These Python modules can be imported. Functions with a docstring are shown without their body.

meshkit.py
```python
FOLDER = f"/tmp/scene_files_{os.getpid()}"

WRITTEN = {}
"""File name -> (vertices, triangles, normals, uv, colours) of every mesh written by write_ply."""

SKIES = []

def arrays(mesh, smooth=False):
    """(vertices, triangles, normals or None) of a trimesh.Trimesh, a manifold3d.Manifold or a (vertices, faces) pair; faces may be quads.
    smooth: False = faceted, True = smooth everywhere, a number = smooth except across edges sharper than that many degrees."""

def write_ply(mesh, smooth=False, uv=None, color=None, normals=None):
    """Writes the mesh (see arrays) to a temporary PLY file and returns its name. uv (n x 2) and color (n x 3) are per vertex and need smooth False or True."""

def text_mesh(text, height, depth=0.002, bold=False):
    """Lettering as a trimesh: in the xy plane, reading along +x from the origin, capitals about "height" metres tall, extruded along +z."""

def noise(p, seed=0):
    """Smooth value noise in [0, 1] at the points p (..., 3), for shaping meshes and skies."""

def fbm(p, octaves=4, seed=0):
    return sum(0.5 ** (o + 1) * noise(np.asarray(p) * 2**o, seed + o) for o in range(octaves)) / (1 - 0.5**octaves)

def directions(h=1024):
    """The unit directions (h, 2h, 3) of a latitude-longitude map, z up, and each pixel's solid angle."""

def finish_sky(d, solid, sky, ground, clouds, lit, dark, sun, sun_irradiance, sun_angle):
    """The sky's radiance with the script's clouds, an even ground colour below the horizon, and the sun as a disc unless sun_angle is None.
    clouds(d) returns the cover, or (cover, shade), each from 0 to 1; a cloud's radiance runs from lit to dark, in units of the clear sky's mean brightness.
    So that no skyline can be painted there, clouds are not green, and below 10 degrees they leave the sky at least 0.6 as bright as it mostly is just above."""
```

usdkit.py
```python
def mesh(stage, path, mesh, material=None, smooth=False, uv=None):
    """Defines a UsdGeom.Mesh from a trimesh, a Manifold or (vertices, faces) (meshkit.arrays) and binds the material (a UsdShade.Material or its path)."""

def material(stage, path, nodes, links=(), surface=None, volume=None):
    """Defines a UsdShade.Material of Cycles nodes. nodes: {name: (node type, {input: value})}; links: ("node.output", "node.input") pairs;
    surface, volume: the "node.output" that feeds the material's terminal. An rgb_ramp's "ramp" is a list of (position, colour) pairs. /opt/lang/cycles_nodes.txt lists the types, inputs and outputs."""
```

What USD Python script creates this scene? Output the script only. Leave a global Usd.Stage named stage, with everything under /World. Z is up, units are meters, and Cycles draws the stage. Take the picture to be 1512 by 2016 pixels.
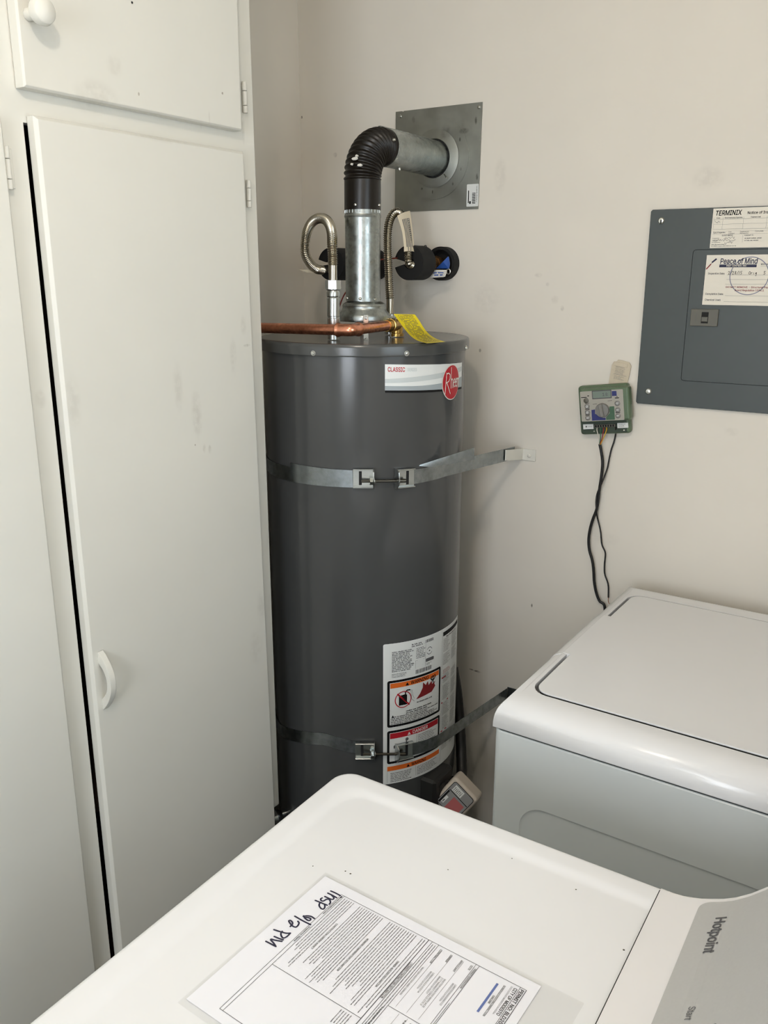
import math, numpy as np, trimesh, manifold3d as m3, usdkit, meshkit
from shapely.geometry import Polygon, box as sbox, Point, LineString
from shapely import affinity
from shapely.ops import unary_union
from pxr import Usd, UsdGeom, UsdLux, Gf, Sdf
stage = Usd.Stage.CreateInMemory()
UsdGeom.SetStageUpAxis(stage, 'Z'); UsdGeom.SetStageMetersPerUnit(stage, 1.0)
UsdGeom.Xform.Define(stage, '/World'); UsdGeom.Scope.Define(stage, '/World/Looks')
A = np.array

# ------------------------------------------------------------------ camera
EYE = A([1.5014, -1.9045, 1.595]); FPX = 1664.9
YAW, PITCH, ROLL = .576156, .273486, .001267
_cy, _sy, _cp, _sp = math.cos(YAW), math.sin(YAW), math.cos(PITCH), math.sin(PITCH)
FWD = A([-_sy*_cp, _cy*_cp, -_sp]); _r = A([_cy, _sy, 0.]); _u = np.cross(_r, FWD)
RGT = math.cos(ROLL)*_r + math.sin(ROLL)*_u; UPV = -math.sin(ROLL)*_r + math.cos(ROLL)*_u
cam = UsdGeom.Camera.Define(stage, '/World/camera')
cam.CreateHorizontalApertureAttr(36.0); cam.CreateFocalLengthAttr(36.0*FPX/1512)
cam.CreateClippingRangeAttr(Gf.Vec2f(.02, 100.))
M = Gf.Matrix4d(*RGT, 0, *UPV, 0, *(-FWD), 0, *EYE, 1)
cam.AddTransformOp().Set(M)
EXPOSURE = 0.69
cam.CreateExposureAttr(EXPOSURE)

# ------------------------------------------------------------------ light
LAMP_AT = A([1.15, -1.70, 2.33])
def light(kind, path, intensity, color, **kw):
    l = kind.Define(stage, path); l.CreateIntensityAttr(intensity); l.CreateColorAttr(Gf.Vec3f(*color))
    return l
bulb_light = light(UsdLux.SphereLight, '/World/bulb_light', 82.0, (1.0, .89, .775))
bulb_light.CreateRadiusAttr(.05); bulb_light.AddTranslateOp().Set(Gf.Vec3d(*LAMP_AT))
WIN = [(-1.45, -.70, 1.30, 2.02, 2.5, (.80, .92, 1.0)), (-2.95, -2.40, .86, 2.02, 11.0, (.60, .79, 1.0))]   # y0 y1 z0 z1 strength colour
RX = 1.76                                                         # the right wall's face
for k, (y0, y1, z0, z1, e, c) in enumerate(WIN):
    l = light(UsdLux.RectLight, '/World/daylight_%d' % (k+1), e, c)
    l.CreateWidthAttr(z1-z0); l.CreateHeightAttr(y1-y0)
    l.AddTranslateOp().Set(Gf.Vec3d(RX+.135, (y0+y1)/2, (z0+z1)/2)); l.AddRotateYOp().Set(90.)
FW = (.92, 1.70, 1.0, 2.1)                                         # the window behind the camera: x0 x1 z0 z1
YF = -3.2
l = light(UsdLux.RectLight, '/World/daylight_3', 6.8, (.87, .925, 1.0))
l.CreateWidthAttr(FW[1]-FW[0]); l.CreateHeightAttr(FW[3]-FW[2])
l.AddTranslateOp().Set(Gf.Vec3d((FW[0]+FW[1])/2, YF-.135, (FW[2]+FW[3])/2)); l.AddRotateXOp().Set(90.)
dome = UsdLux.DomeLight.Define(stage, '/World/sky'); dome.CreateIntensityAttr(.15); dome.CreateColorAttr(Gf.Vec3f(.75, .87, 1.0))

# ------------------------------------------------------------------ helpers: names, meshes, shapes
used, origin = {}, {}
def numbered(parent, name):
    k = used.get((parent, name), -1) + 1; used[(parent, name)] = k
    return name if k == 0 else '%s_%03d' % (name, k)
def tag(p, label=None, cat=None, group=None, kind=None):
    for key, v in (('label', label), ('category', cat), ('group', group), ('kind', kind)):
        if v: p.SetCustomDataByKey(key, v)
    return p
def thing(name, label, cat, loc, group=None):
    path = '/World/' + numbered('/World', name)
    x = UsdGeom.Xform.Define(stage, path); x.AddTranslateOp().Set(Gf.Vec3d(*map(float, loc)))
    origin[path] = A(loc, float)
    return tag(x.GetPrim(), label, cat, group)
def vf(mesh):
    if isinstance(mesh, (tuple, list)): v, f = mesh
    elif hasattr(mesh, 'to_mesh'):
        mm = mesh.to_mesh(); v, f = mm.vert_properties[:, :3], mm.tri_verts
    else: v, f = mesh.vertices, mesh.faces
    v, f = np.asarray(v, float), np.asarray(f, int)
    if f.shape[1] == 4: f = np.vstack([f[:, [0, 1, 2]], f[:, [0, 2, 3]]])
    return v, f
def obj(name, mesh, mat, parent=None, smooth=30, label=None, kind=None):
    pp = str(parent.GetPath()) if parent else '/World'
    top = '/'.join(pp.split('/')[:3]); path = pp + '/' + numbered(pp, name)
    v, f = vf(mesh); v = v - origin.get(top, 0)
    keep, f = np.unique(f, return_inverse=True); v = v[keep]; f = f.reshape(-1, 3)
    p = usdkit.mesh(stage, path, (v, f), mat, smooth=smooth).GetPrim()
    return tag(p, label, kind=kind)
def solo(name, mesh, mat, label, cat, smooth=30, group=None, kind=None):
    return tag(obj(name, mesh, mat, None, smooth), label, cat, group, kind)
def join(*ms):
    V, F, n = [], [], 0
    for m in ms:
        v, f = vf(m)
        if v.shape[1] == 2: v = np.c_[v, np.zeros(len(v))]
        V.append(v); F.append(f+n); n += len(v)
    return np.vstack(V), np.vstack(F)
def box(x0, x1, y0, y1, z0, z1):
    return trimesh.creation.box(bounds=[[min(x0, x1), min(y0, y1), min(z0, z1)], [max(x0, x1), max(y0, y1), max(z0, z1)]])
_ico = trimesh.creation.icosphere(1).vertices
def rbox(x0, x1, y0, y1, z0, z1, r=.002, fine=False):
    x0, x1 = sorted((x0, x1)); y0, y1 = sorted((y0, y1)); z0, z1 = sorted((z0, z1))
    r = min(r, .49*(x1-x0), .49*(y1-y0), .49*(z1-z0))
    d = _ico if fine else A([[a, b, c] for a, b, c in ((1, .35, .35), (.35, 1, .35), (.35, .35, 1))])
    P = []
    for sx in (0, 1):
        for sy in (0, 1):
            for sz in (0, 1):
                c = A([x0+r if sx == 0 else x1-r, y0+r if sy == 0 else y1-r, z0+r if sz == 0 else z1-r])
                q = d if fine else d*A([2*sx-1, 2*sy-1, 2*sz-1])
                P.append(c+q*r)
    return trimesh.convex.convex_hull(np.vstack(P))
def frame(O, X, Y):
    X = A(X, float); X /= np.linalg.norm(X); Y = A(Y, float); Y = Y-X*(X@Y); Y /= np.linalg.norm(Y)
    Z = np.cross(X, Y); O = A(O, float)
    def put(mesh, lift=0.):
        v, f = vf(mesh)
        if v.shape[1] == 2: v = np.c_[v, np.zeros(len(v))]
        return O + v[:, :1]*X + v[:, 1:2]*Y + (v[:, 2:3]+lift)*Z, f
    put.at = lambda x, y, z=0.: O+x*X+y*Y+z*Z
    return put
def spline(P, n=12, closed=False):
    P = A(P, float)
    Q = np.vstack([2*P[0]-P[1], P, 2*P[-1]-P[-2]])
    out = []
    for i in range(1, len(Q)-2):
        p0, p1, p2, p3 = Q[i-1:i+3]
        t = np.linspace(0, 1, n, endpoint=False)[:, None]
        out.append(.5*(2*p1+(p2-p0)*t+(2*p0-5*p1+4*p2-p3)*t*t+(3*p1-p0-3*p2+p3)*t**3))
    return np.vstack(out+[P[-1:]])
def resample(P, step):
    P = A(P, float); d = np.r_[0, np.cumsum(np.linalg.norm(np.diff(P, axis=0), axis=1))]
    s = np.linspace(0, d[-1], max(2, int(d[-1]/step)+1))
    return np.stack([np.interp(s, d, P[:, k]) for k in range(P.shape[1])], 1), s
def tube(P, r, n=16, caps=True):
    P = A(P, float); N = len(P); r = np.broadcast_to(A(r, float), (N,))
    t = np.gradient(P, axis=0); t /= np.linalg.norm(t, axis=1, keepdims=True)+1e-12
    a = np.cross(t[0], [0, 0, 1.] if abs(t[0][2]) < .9 else [1., 0, 0]); a /= np.linalg.norm(a)
    ang = np.arange(n)*2*np.pi/n; V = []
    for i in range(N):
        a = a-t[i]*(a@t[i]); a /= np.linalg.norm(a); b = np.cross(t[i], a)
        V.append(P[i]+r[i]*(np.cos(ang)[:, None]*a+np.sin(ang)[:, None]*b))
    V = np.vstack(V); i, j = np.meshgrid(np.arange(N-1), np.arange(n), indexing='ij')
    q = np.stack([i*n+j, i*n+(j+1) % n, (i+1)*n+(j+1) % n, (i+1)*n+j], -1).reshape(-1, 4)
    F = np.vstack([q[:, [0, 1, 2]], q[:, [0, 2, 3]]])
    if caps:
        k = np.arange(1, n-1)
        F = np.vstack([F, np.c_[0*k, k+1, k], (N-1)*n+np.c_[0*k, k, k+1]])
    return V, F
def rod(p, q, r, n=20): return tube(A([p, A(p)+.5*(A(q)-A(p)), q], float), r, n)
def lathe(prof, O=(0, 0, 0), axis=(0, 0, 1), n=64, closed=True):
    """profile of (radius, height) points, revolved about axis through O"""
    prof = A(prof, float); z = A(axis, float); z /= np.linalg.norm(z)
    x = np.cross(z, [0, 1, 0] if abs(z[1]) < .9 else [1, 0, 0]); x /= np.linalg.norm(x); y = np.cross(z, x)
    ang = np.arange(n)*2*np.pi/n
    V = np.vstack([A(O)+r*(np.cos(ang)[:, None]*x+np.sin(ang)[:, None]*y)+h*z for r, h in prof])
    N = len(prof); i, j = np.meshgrid(np.arange(N-1), np.arange(n), indexing='ij')
    q = np.stack([i*n+j, i*n+(j+1) % n, (i+1)*n+(j+1) % n, (i+1)*n+j], -1).reshape(-1, 4)
    F = np.vstack([q[:, [0, 1, 2]], q[:, [0, 2, 3]]])
    if closed:
        k = np.arange(1, n-1)
        F = np.vstack([F, np.c_[0*k, k+1, k], (N-1)*n+np.c_[0*k, k, k+1]])
    return V, F
def tri(poly):
    polys = [g for g in (poly.geoms if hasattr(poly, 'geoms') else [poly]) if g.geom_type == 'Polygon' and g.area > 1e-12]
    return join(*[trimesh.creation.triangulate_polygon(g, engine='earcut') for g in polys])
def strips(poly, w, along=0):
    b = poly.bounds; lo, hi = b[along], b[along+2]; k = max(1, int(math.ceil((hi-lo)/w))); out = []
    for i in range(k):
        a, c = lo+(hi-lo)*i/k, lo+(hi-lo)*(i+1)/k
        g = poly.intersection(sbox(a, b[1], c, b[3]) if along == 0 else sbox(b[0], a, b[2], c))
        if g.area > 1e-11: out.append(tri(g))
    return join(*out)
def prism(poly, h, z0=0.):
    polys = poly.geoms if hasattr(poly, 'geoms') else [poly]
    v, f = join(*[trimesh.creation.extrude_polygon(g, h, engine='earcut') for g in polys])
    return v+[0, 0, z0], f
def rrect(x0, y0, x1, y1, r): return sbox(x0+r, y0+r, x1-r, y1-r).buffer(r, quad_segs=6)
def flat_text(s, h, x=0., y=0., bold=False, width=None, slant=0., center=False):
    m = meshkit.text_mesh(s, h, .001, bold); v, f = np.array(m.vertices), np.array(m.faces)
    keep = (v[f][:, :, 2] > .0005).all(1); f = f[keep]; v = v.copy(); v[:, 2] = 0
    w = v[:, 0].max()
    if width: v[:, 0] *= width/w; w = width
    v[:, 0] += slant*v[:, 1]
    v += [x-(w/2 if center else 0), y, 0]
    return v, f
def rects(L):
    V, F = [], []
    for x0, y0, x1, y1 in L:
        n = 4*len(F); V += [[x0, y0, 0], [x1, y0, 0], [x1, y1, 0], [x0, y1, 0]]; F.append([n, n+1, n+2, n+3])
    return vf((A(V, float), A(F)))
def para(x0, x1, y, n, pitch, h, seed, fill=(.6, 1.), wl=None, gap=None):
    """lines of small print: letter-sized dashes in words, downward from y"""
    g = np.random.default_rng(seed); L = []; c = h*.62
    for i in range(n):
        end = x0+(x1-x0)*g.uniform(*fill); x = x0; yy = y-i*pitch
        while x < end-c:
            for k in range(int(g.integers(2, 9))):
                w = c*g.uniform(.55, 1.0); t = h*(1. if g.random() < .35 else .78)
                if x+w > end: break
                L.append((x, yy-h, x+w, yy-h+t)); x += w+c*.30
            x += c*.95
    return rects(L)
def outline(poly, w): return tri(poly.difference(poly.buffer(-w, join_style=2)))
def strokes(L, w): return tri(unary_union([LineString(p).buffer(w/2, quad_segs=4) for p in L]))
def boolean(a): 
    v, f = vf(a); m = trimesh.Trimesh(v, f, process=True)
    return m3.Manifold(m3.Mesh(np.asarray(m.vertices, np.float32), np.asarray(m.faces, np.uint32)))
def at(axis, value, px, py):
    """the point of a plane (axis = value) that was measured at this place of the photograph"""
    d = FWD+RGT*(px-756)/FPX-UPV*(py-1008)/FPX
    return EYE+d*(value-EYE[axis])/d[axis]

# ------------------------------------------------------------------ materials
def lin(c): return tuple(float(x/12.92 if x <= .04045 else ((x+.055)/1.055)**2.4) for x in A(c, float)/255)
def mat(name, c, rough=.5, metal=0., vary=0., vscale=6., bump=0., bscale=200., spots=(), spot_color=(90, 80, 66), spec=.5, coat=0., aniso=0., bevel=0., emit=0., trans=0., raw=False, rvary=0.):
    c = A(c if raw else lin(c), float)
    nodes = {'p': ('principled_bsdf', dict(base_color=c, roughness=rough, metallic=metal, specular_ior_level=spec, coat_weight=coat, anisotropic=aniso, transmission_weight=trans))}
    links = []; src = None
    if vary or bump or spots or rvary: nodes['g'] = ('geometry', {})
    if vary:
        nodes['n'] = ('noise_texture', dict(scale=vscale, detail=5., roughness=.6)); links.append(('g.position', 'n.vector'))
        nodes['r'] = ('rgb_ramp', {'ramp': [(.3, c*(1-vary)), (.7, np.minimum(c*(1+vary), 1))]}); links.append(('n.fac', 'r.fac')); src = 'r.color'
    if rvary:
        nodes['rn'] = ('noise_texture', dict(scale=vscale*1.7, detail=4.)); links.append(('g.position', 'rn.vector'))
        nodes['rm'] = ('map_range', dict(from_min=.3, from_max=.7, to_min=max(.02, rough-rvary), to_max=rough+rvary)); links += [('rn.fac', 'rm.value'), ('rm.result', 'p.roughness')]
    if spots:
        nodes['sn'] = ('noise_texture', dict(scale=70., detail=3.)); links.append(('g.position', 'sn.vector'))
        nodes['sm'] = ('map_range', dict(from_min=.35, from_max=.6, to_min=.25, to_max=1., clamp=True)); links.append(('sn.fac', 'sm.value'))
        acc = None
        for i, (p, rad, k) in enumerate(spots):
            a, b, l, m = ('s%d%s' % (i, q) for q in 'ablm')
            nodes[a] = ('vector_math', dict(math_type='subtract', vector2=p)); nodes[b] = ('vector_math', dict(math_type='multiply', vector2=[1/max(x, 1e-4) for x in rad]))
            nodes[l] = ('vector_math', dict(math_type='length')); nodes[m] = ('map_range', dict(range_type='smoothstep', from_min=.35, from_max=1., to_min=k, to_max=0., clamp=True))
            links += [('g.position', a+'.vector1'), (a+'.vector', b+'.vector1'), (b+'.vector', l+'.vector1'), (l+'.value', m+'.value')]
            if acc:
                x = 's%dx' % i; nodes[x] = ('math', dict(math_type='maximum')); links += [(acc, x+'.value1'), (m+'.result', x+'.value2')]; acc = x+'.value'
            else: acc = m+'.result'
        nodes['sk'] = ('math', dict(math_type='multiply')); links += [(acc, 'sk.value1'), ('sm.result', 'sk.value2')]
        nodes['mx'] = ('mix_color', dict(a=c, b=lin(spot_color))); links.append(('sk.value', 'mx.fac'))
        if src: links.append((src, 'mx.a'))
        src = 'mx.result'
    if src: links.append((src, 'p.base_color'))
    if bump:
        nodes['bn'] = ('noise_texture', dict(scale=bscale, detail=4.)); nodes['b'] = ('bump', dict(strength=bump, distance=.002))
        links += [('g.position', 'bn.vector'), ('bn.fac', 'b.height'), ('b.normal', 'p.normal')]
        if bevel: nodes['bv'] = ('bevel', dict(radius=bevel)); links.append(('bv.bevel', 'b.normal'))
    elif bevel:
        nodes['bv'] = ('bevel', dict(radius=bevel, samples=6)); links.append(('bv.bevel', 'p.normal'))
    if emit: nodes['p'][1].update(emission_color=c, emission_strength=emit)
    return usdkit.material(stage, '/World/Looks/'+name, nodes, links, surface='p.BSDF')
def S(px, py, axis, val, r, k):                                    # a stain measured on a plane
    p = at(axis, val, px, py); rad = [r[0], r[0], r[1]]; rad[axis] = .05
    return (p, rad, k)
CX = .3414                                                         # cabinet face plane
wall_spots = [S(1060, 542, 1, 0, (.012, .007), .16), S(1078, 560, 1, 0, (.006, .006), .16), S(1107, 607, 1, 0, (.006, .008), .25), S(1092, 590, 1, 0, (.012, .012), .12),
              S(940, 1322, 1, 0, (.014, .004), .9), S(928, 1318, 1, 0, (.009, .003), .7), S(1047, 1192, 1, 0, (.003, .007), .9), S(985, 345, 1, 0, (.02, .05), .10),
              S(1395, 350, 1, 0, (.04, .03), .10), S(945, 690, 1, 0, (.004, .006), .7), S(594, 231, 1, 0, (.0035, .005), 1.), S(660, 305, 1, 0, (.008, .008), .3),
              S(955, 590, 1, 0, (.05, .05), .08), S(1003, 1520, 1, 0, (.004, .006), .8), S(1030, 886, 1, 0, (.002, .002), .9), S(1440, 850, 1, 0, (.02, .012), .07), S(1190, 1060, 1, 0, (.05, .02), .05)]
cab_spots = [S(335, 760, 0, CX, (.016, .06), .14), S(372, 815, 0, CX, (.018, .065), .19), S(444, 700, 0, CX, (.014, .05), .14), S(387, 880, 0, CX, (.006, .012), .3), S(398, 882, 0, CX, (.006, .012), .3),
             S(369, 874, 0, CX, (.0025, .003), .95), S(128, 790, 0, CX, (.02, .06), .14), S(80, 785, 0, CX, (.012, .02), .12), S(485, 680, 0, CX+.019, (.012, .0035), .5), S(500, 1190, 0, CX, (.02, .05), .12),
             S(490, 1270, 0, CX, (.03, .06), .10), S(464, 640, 0, CX, (.012, .025), .15), S(273, 185, 0, CX+.021, (.0024, .0036), .95), S(438, 184, 0, CX+.021, (.003, .003), .9), S(260, 5, 0, CX+.021, (.003, .003), .9),
             S(190, 190, 0, CX+.021, (.05, .03), .13), S(95, 60, 0, CX+.021, (.03, .03), .07), S(225, 130, 0, CX+.021, (.02, .02), .10), S(395, 236, 0, CX, (.003, .02), .16), S(300, 275, 0, CX, (.1, .008), .14), S(478, 240, 0, CX, (.006, .05), .16), S(590, 540, 0, .0, (.1, .1), .2)]
W = dict(
    wall=mat('wall_paint', (229, 223, 212), .55, vary=.03, vscale=2.5, bump=.10, bscale=140, spots=wall_spots),
    wall2=mat('wall_paint_plain', (229, 223, 212), .6, vary=.02, vscale=2.5),
    ceiling=mat('ceiling_paint', (236, 232, 222), .8),
    floor=mat('floor_vinyl', (62, 56, 52), .5, vary=.12, vscale=9.),
    cab=mat('cabinet_paint', (223, 221, 212), .36, vary=.02, vscale=3., bump=.05, bscale=90, spots=cab_spots, spot_color=(112, 98, 76), bevel=.002),
    cabin=mat('cabinet_inside', (70, 60, 50), .8),
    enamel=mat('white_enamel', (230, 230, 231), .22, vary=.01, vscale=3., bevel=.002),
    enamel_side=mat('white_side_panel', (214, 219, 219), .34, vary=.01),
    console=mat('white_console', (229, 227, 227), .3, vary=.01),
    console_panel=mat('grey_console_panel', (182, 182, 180), .42, vary=.02, vscale=300.),
    seam=mat('dark_seam', (60, 62, 60), .7),
    heater=mat('grey_enamel', (69, 70, 70), .17, vary=.03, vscale=4., coat=.0, spec=.5),
    heater_top=mat('grey_enamel_top', (72, 73, 72), .20),
    galv=mat('galvanized_steel', (160, 165, 163), .33, 1., vary=.14, vscale=38., rvary=.09, bump=.06, bscale=120.),
    plate=mat('dull_galvanized_plate', (160, 162, 156), .46, 1., vary=.10, vscale=14., rvary=.08, spots=[S(880, 262, 1, 0, (.02, .02), .35), S(915, 258, 1, 0, (.016, .008), .5), S(938, 237, 1, 0, (.004, .012), .6), S(940, 348, 1, 0, (.004, .010), .6), S(832, 372, 1, 0, (.004, .004), .9), S(853, 378, 1, 0, (.002, .006), .8), S(815, 236, 1, 0, (.006, .010), .3), S(797, 262, 1, 0, (.004, .005), .4), S(907, 275, 1, 0, (.003, .006), .6), S(893, 362, 1, 0, (.003, .005), .6), S(909, 333, 1, 0, (.003, .005), .6)], spot_color=(50, 48, 44)),
    strap=mat('strap_steel', (150, 156, 158), .30, 1., vary=.06, vscale=25., rvary=.05),
    zinc=mat('zinc_fitting', (190, 194, 192), .24, 1., vary=.06, vscale=30.),
    steel=mat('stainless_hose', (178, 172, 158), .22, 1.),
    screw=mat('screw_head', (205, 205, 198), .25, 1.),
    copper=mat('copper', (224, 152, 122), .26, 1., vary=.12, vscale=22., rvary=.08),
    brass=mat('brass', (196, 160, 92), .25, 1., vary=.06, vscale=30.),
    bronze=mat('old_bronze', (150, 116, 78), .42, 1., vary=.15, vscale=60.),
    black=mat('black_stove_pipe', (22, 17, 13), .3, vary=.15, vscale=20., spec=.4),
    foam=mat('black_foam', (15, 15, 15), .85, vary=.1, vscale=90.),
    cord=mat('black_cord', (20, 20, 20), .45),
    bolt=mat('dark_bolt', (92, 88, 80), .4, 1.),
    iron=mat('black_iron_pipe', (28, 27, 26), .5),
    paper=mat('paper_white', (241, 241, 247), .7),
    card=mat('card_cream', (235, 229, 216), .6),
    tagp=mat('tag_cream', (222, 210, 186), .6),
    beige=mat('beige_paper', (206, 194, 172), .7, vary=.06, vscale=60.),
    yellow=mat('yellow_tag', (224, 204, 30), .4),
    label=mat('label_white', (226, 228, 226), .35),
    silver=mat('label_silver', (196, 202, 202), .3),
    silver2=mat('label_silver_dark', (160, 168, 172), .3),
    ink=mat('ink_black', (12, 12, 13), .6, spec=.25),
    grey_ink=mat('ink_grey', (120, 120, 120), .6),
    mid_ink=mat('ink_dark_grey', (86, 86, 88), .6),
    marker=mat('marker_navy', (24, 24, 58), .5),
    stamp=mat('ink_stamp', (124, 126, 150), .6),
    blue_ink=mat('ink_blue', (96, 116, 176), .6),
    navy=mat('ink_navy', (20, 24, 62), .5),
    red=mat('print_red', (178, 22, 38), .4),
    dred=mat('print_dark_red', (130, 26, 30), .5),
    orange=mat('print_orange', (226, 106, 30), .5),
    panel=mat('panel_grey', (68, 75, 75), .42, vary=.03, vscale=30., bump=.03, bscale=500., bevel=.001),
    latch=mat('latch_taupe', (96, 94, 84), .4),
    dark=mat('dark_recess', (22, 22, 22), .8),
    green=mat('timer_green', (92, 112, 86), .4),
    dgreen=mat('timer_dark_green', (52, 66, 52), .5),
    timer_grey=mat('timer_grey', (168, 164, 154), .45),
    dial=mat('timer_dial', (128, 126, 122), .4),
    lcd=mat('timer_lcd', (120, 134, 124), .25),
    tblue=mat('timer_blue', (36, 44, 110), .4),
    tgreen=mat('timer_print_green', (66, 98, 74), .4),
    plastic=mat('white_plastic', (224, 222, 214), .4),
    valve=mat('valve_offwhite', (206, 194, 180), .4),
    vgrey=mat('valve_label_grey', (140, 140, 140), .5),
    vred=mat('valve_label_red', (176, 92, 92), .5),
    blue=mat('blue_handle', (44, 84, 160), .35),
    wire_y=mat('wire_yellow', (214, 170, 40), .4), wire_r=mat('wire_red', (150, 40, 40), .4), wire_g=mat('wire_green', (50, 100, 70), .4), wire_w=mat('wire_white', (220, 214, 200), .4),
    orange_red=mat('wire_dark_red', (120, 44, 30), .5),
    glow=mat('bulb_glass', (255, 226, 180), .3, emit=4.),
)
W['glass'] = usdkit.material(stage, '/World/Looks/window_glass', {'t': ('transparent_bsdf', {}), 'g': ('glossy_bsdf', dict(roughness=0.)), 'f': ('fresnel', dict(IOR=1.45)), 'm': ('mix_closure', {})},
                             [('f.fac', 'm.fac'), ('t.BSDF', 'm.closure1'), ('g.BSDF', 'm.closure2')], surface='m.closure')
W['film'] = usdkit.material(stage, '/World/Looks/clear_film', {'t': ('transparent_bsdf', dict(color=(.985, .986, .985))), 'g': ('glossy_bsdf', dict(roughness=.15, color=(1, 1, 1))), 'm': ('mix_closure', dict(fac=.05))},
                            [('t.BSDF', 'm.closure1'), ('g.BSDF', 'm.closure2')], surface='m.closure')
UP, XP, YP = (0, 0, 1), (1, 0, 0), (0, 1, 0)

# ------------------------------------------------------------------ the room
ZC = 2.44
def struct(name, mesh, m, label, cat, smooth=30): return solo(name, mesh, m, label, cat, smooth, kind='structure')
struct('floor', box(-.12, RX+.12, YF-.12, .12, -.1, 0), W['floor'], 'plain tan vinyl floor under the appliances', 'floor')
struct('ceiling', box(-.12, RX+.12, YF-.12, .12, ZC, ZC+.1), W['ceiling'], 'flat off-white ceiling over the laundry room', 'ceiling')
struct('wall_back', box(-.12, RX+.12, 0, .12, 0, ZC), W['wall'], 'cream painted wall with scuffs behind the water heater and electrical panel', 'wall')
struct('wall_left', box(-.12, 0, YF, 0, 0, ZC), W['wall'], 'cream painted wall between the cabinet and the corner', 'wall')
struct('wall_front', join(box(-.12, FW[0], YF-.12, YF, 0, ZC), box(FW[1], RX+.12, YF-.12, YF, 0, ZC), box(FW[0], FW[1], YF-.12, YF, 0, FW[2]), box(FW[0], FW[1], YF-.12, YF, FW[3], ZC)), W['wall2'], 'plain cream wall behind the camera', 'wall')
def wall_right():
    ms, ys = [], sorted((w[0], w[1], w[2], w[3]) for w in WIN); y = YF
    for y0, y1, z0, z1 in ys:
        ms += [box(RX, RX+.12, y, y0, 0, ZC), box(RX, RX+.12, y0, y1, 0, z0), box(RX, RX+.12, y0, y1, z1, ZC)]; y = y1
    return join(*ms, box(RX, RX+.12, y, 0, 0, ZC))
struct('wall_right', wall_right(), W['wall2'], 'plain cream wall with two windows beside the appliances', 'wall')
for k, (y0, y1, z0, z1, e, c) in enumerate(WIN):
    w = thing('window_%d' % (k+1), ['small window above the dryer', 'tall narrow window beside the camera'][k], 'window', (RX, (y0+y1)/2, z0)); tag(w, kind='structure')
    a = .035
    for b in ((y0, y1, z0, z0+a), (y0, y1, z1-a, z1), (y0, y0+a, z0+a, z1-a), (y1-a, y1, z0+a, z1-a), (y0+a, y1-a, (z0+z1)/2-.012, (z0+z1)/2+.012)):
        obj('window_frame', rbox(RX+.04, RX+.08, *b, .003), W['plastic'], w)
    obj('pane', box(RX+.058, RX+.062, y0+a*.8, y1-a*.8, z0+a*.8, z1-a*.8), W['glass'], w)
w = thing('window_3', 'wide window in the wall behind the camera', 'window', ((FW[0]+FW[1])/2, YF, FW[2])); tag(w, kind='structure')
for b in ((FW[0], FW[1], FW[2], FW[2]+a), (FW[0], FW[1], FW[3]-a, FW[3]), (FW[0], FW[0]+a, FW[2]+a, FW[3]-a), (FW[1]-a, FW[1], FW[2]+a, FW[3]-a)):
    obj('window_frame', rbox(b[0], b[1], YF-.08, YF-.04, b[2], b[3], .003), W['plastic'], w)
obj('pane', box(FW[0]+a*.8, FW[1]-a*.8, YF-.062, YF-.058, FW[2]+a*.8, FW[3]-a*.8), W['glass'], w)
fx = thing('ceiling_lamp', 'bare bulb in a white porcelain holder on the ceiling', 'lamp', (LAMP_AT[0], LAMP_AT[1], ZC))
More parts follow.
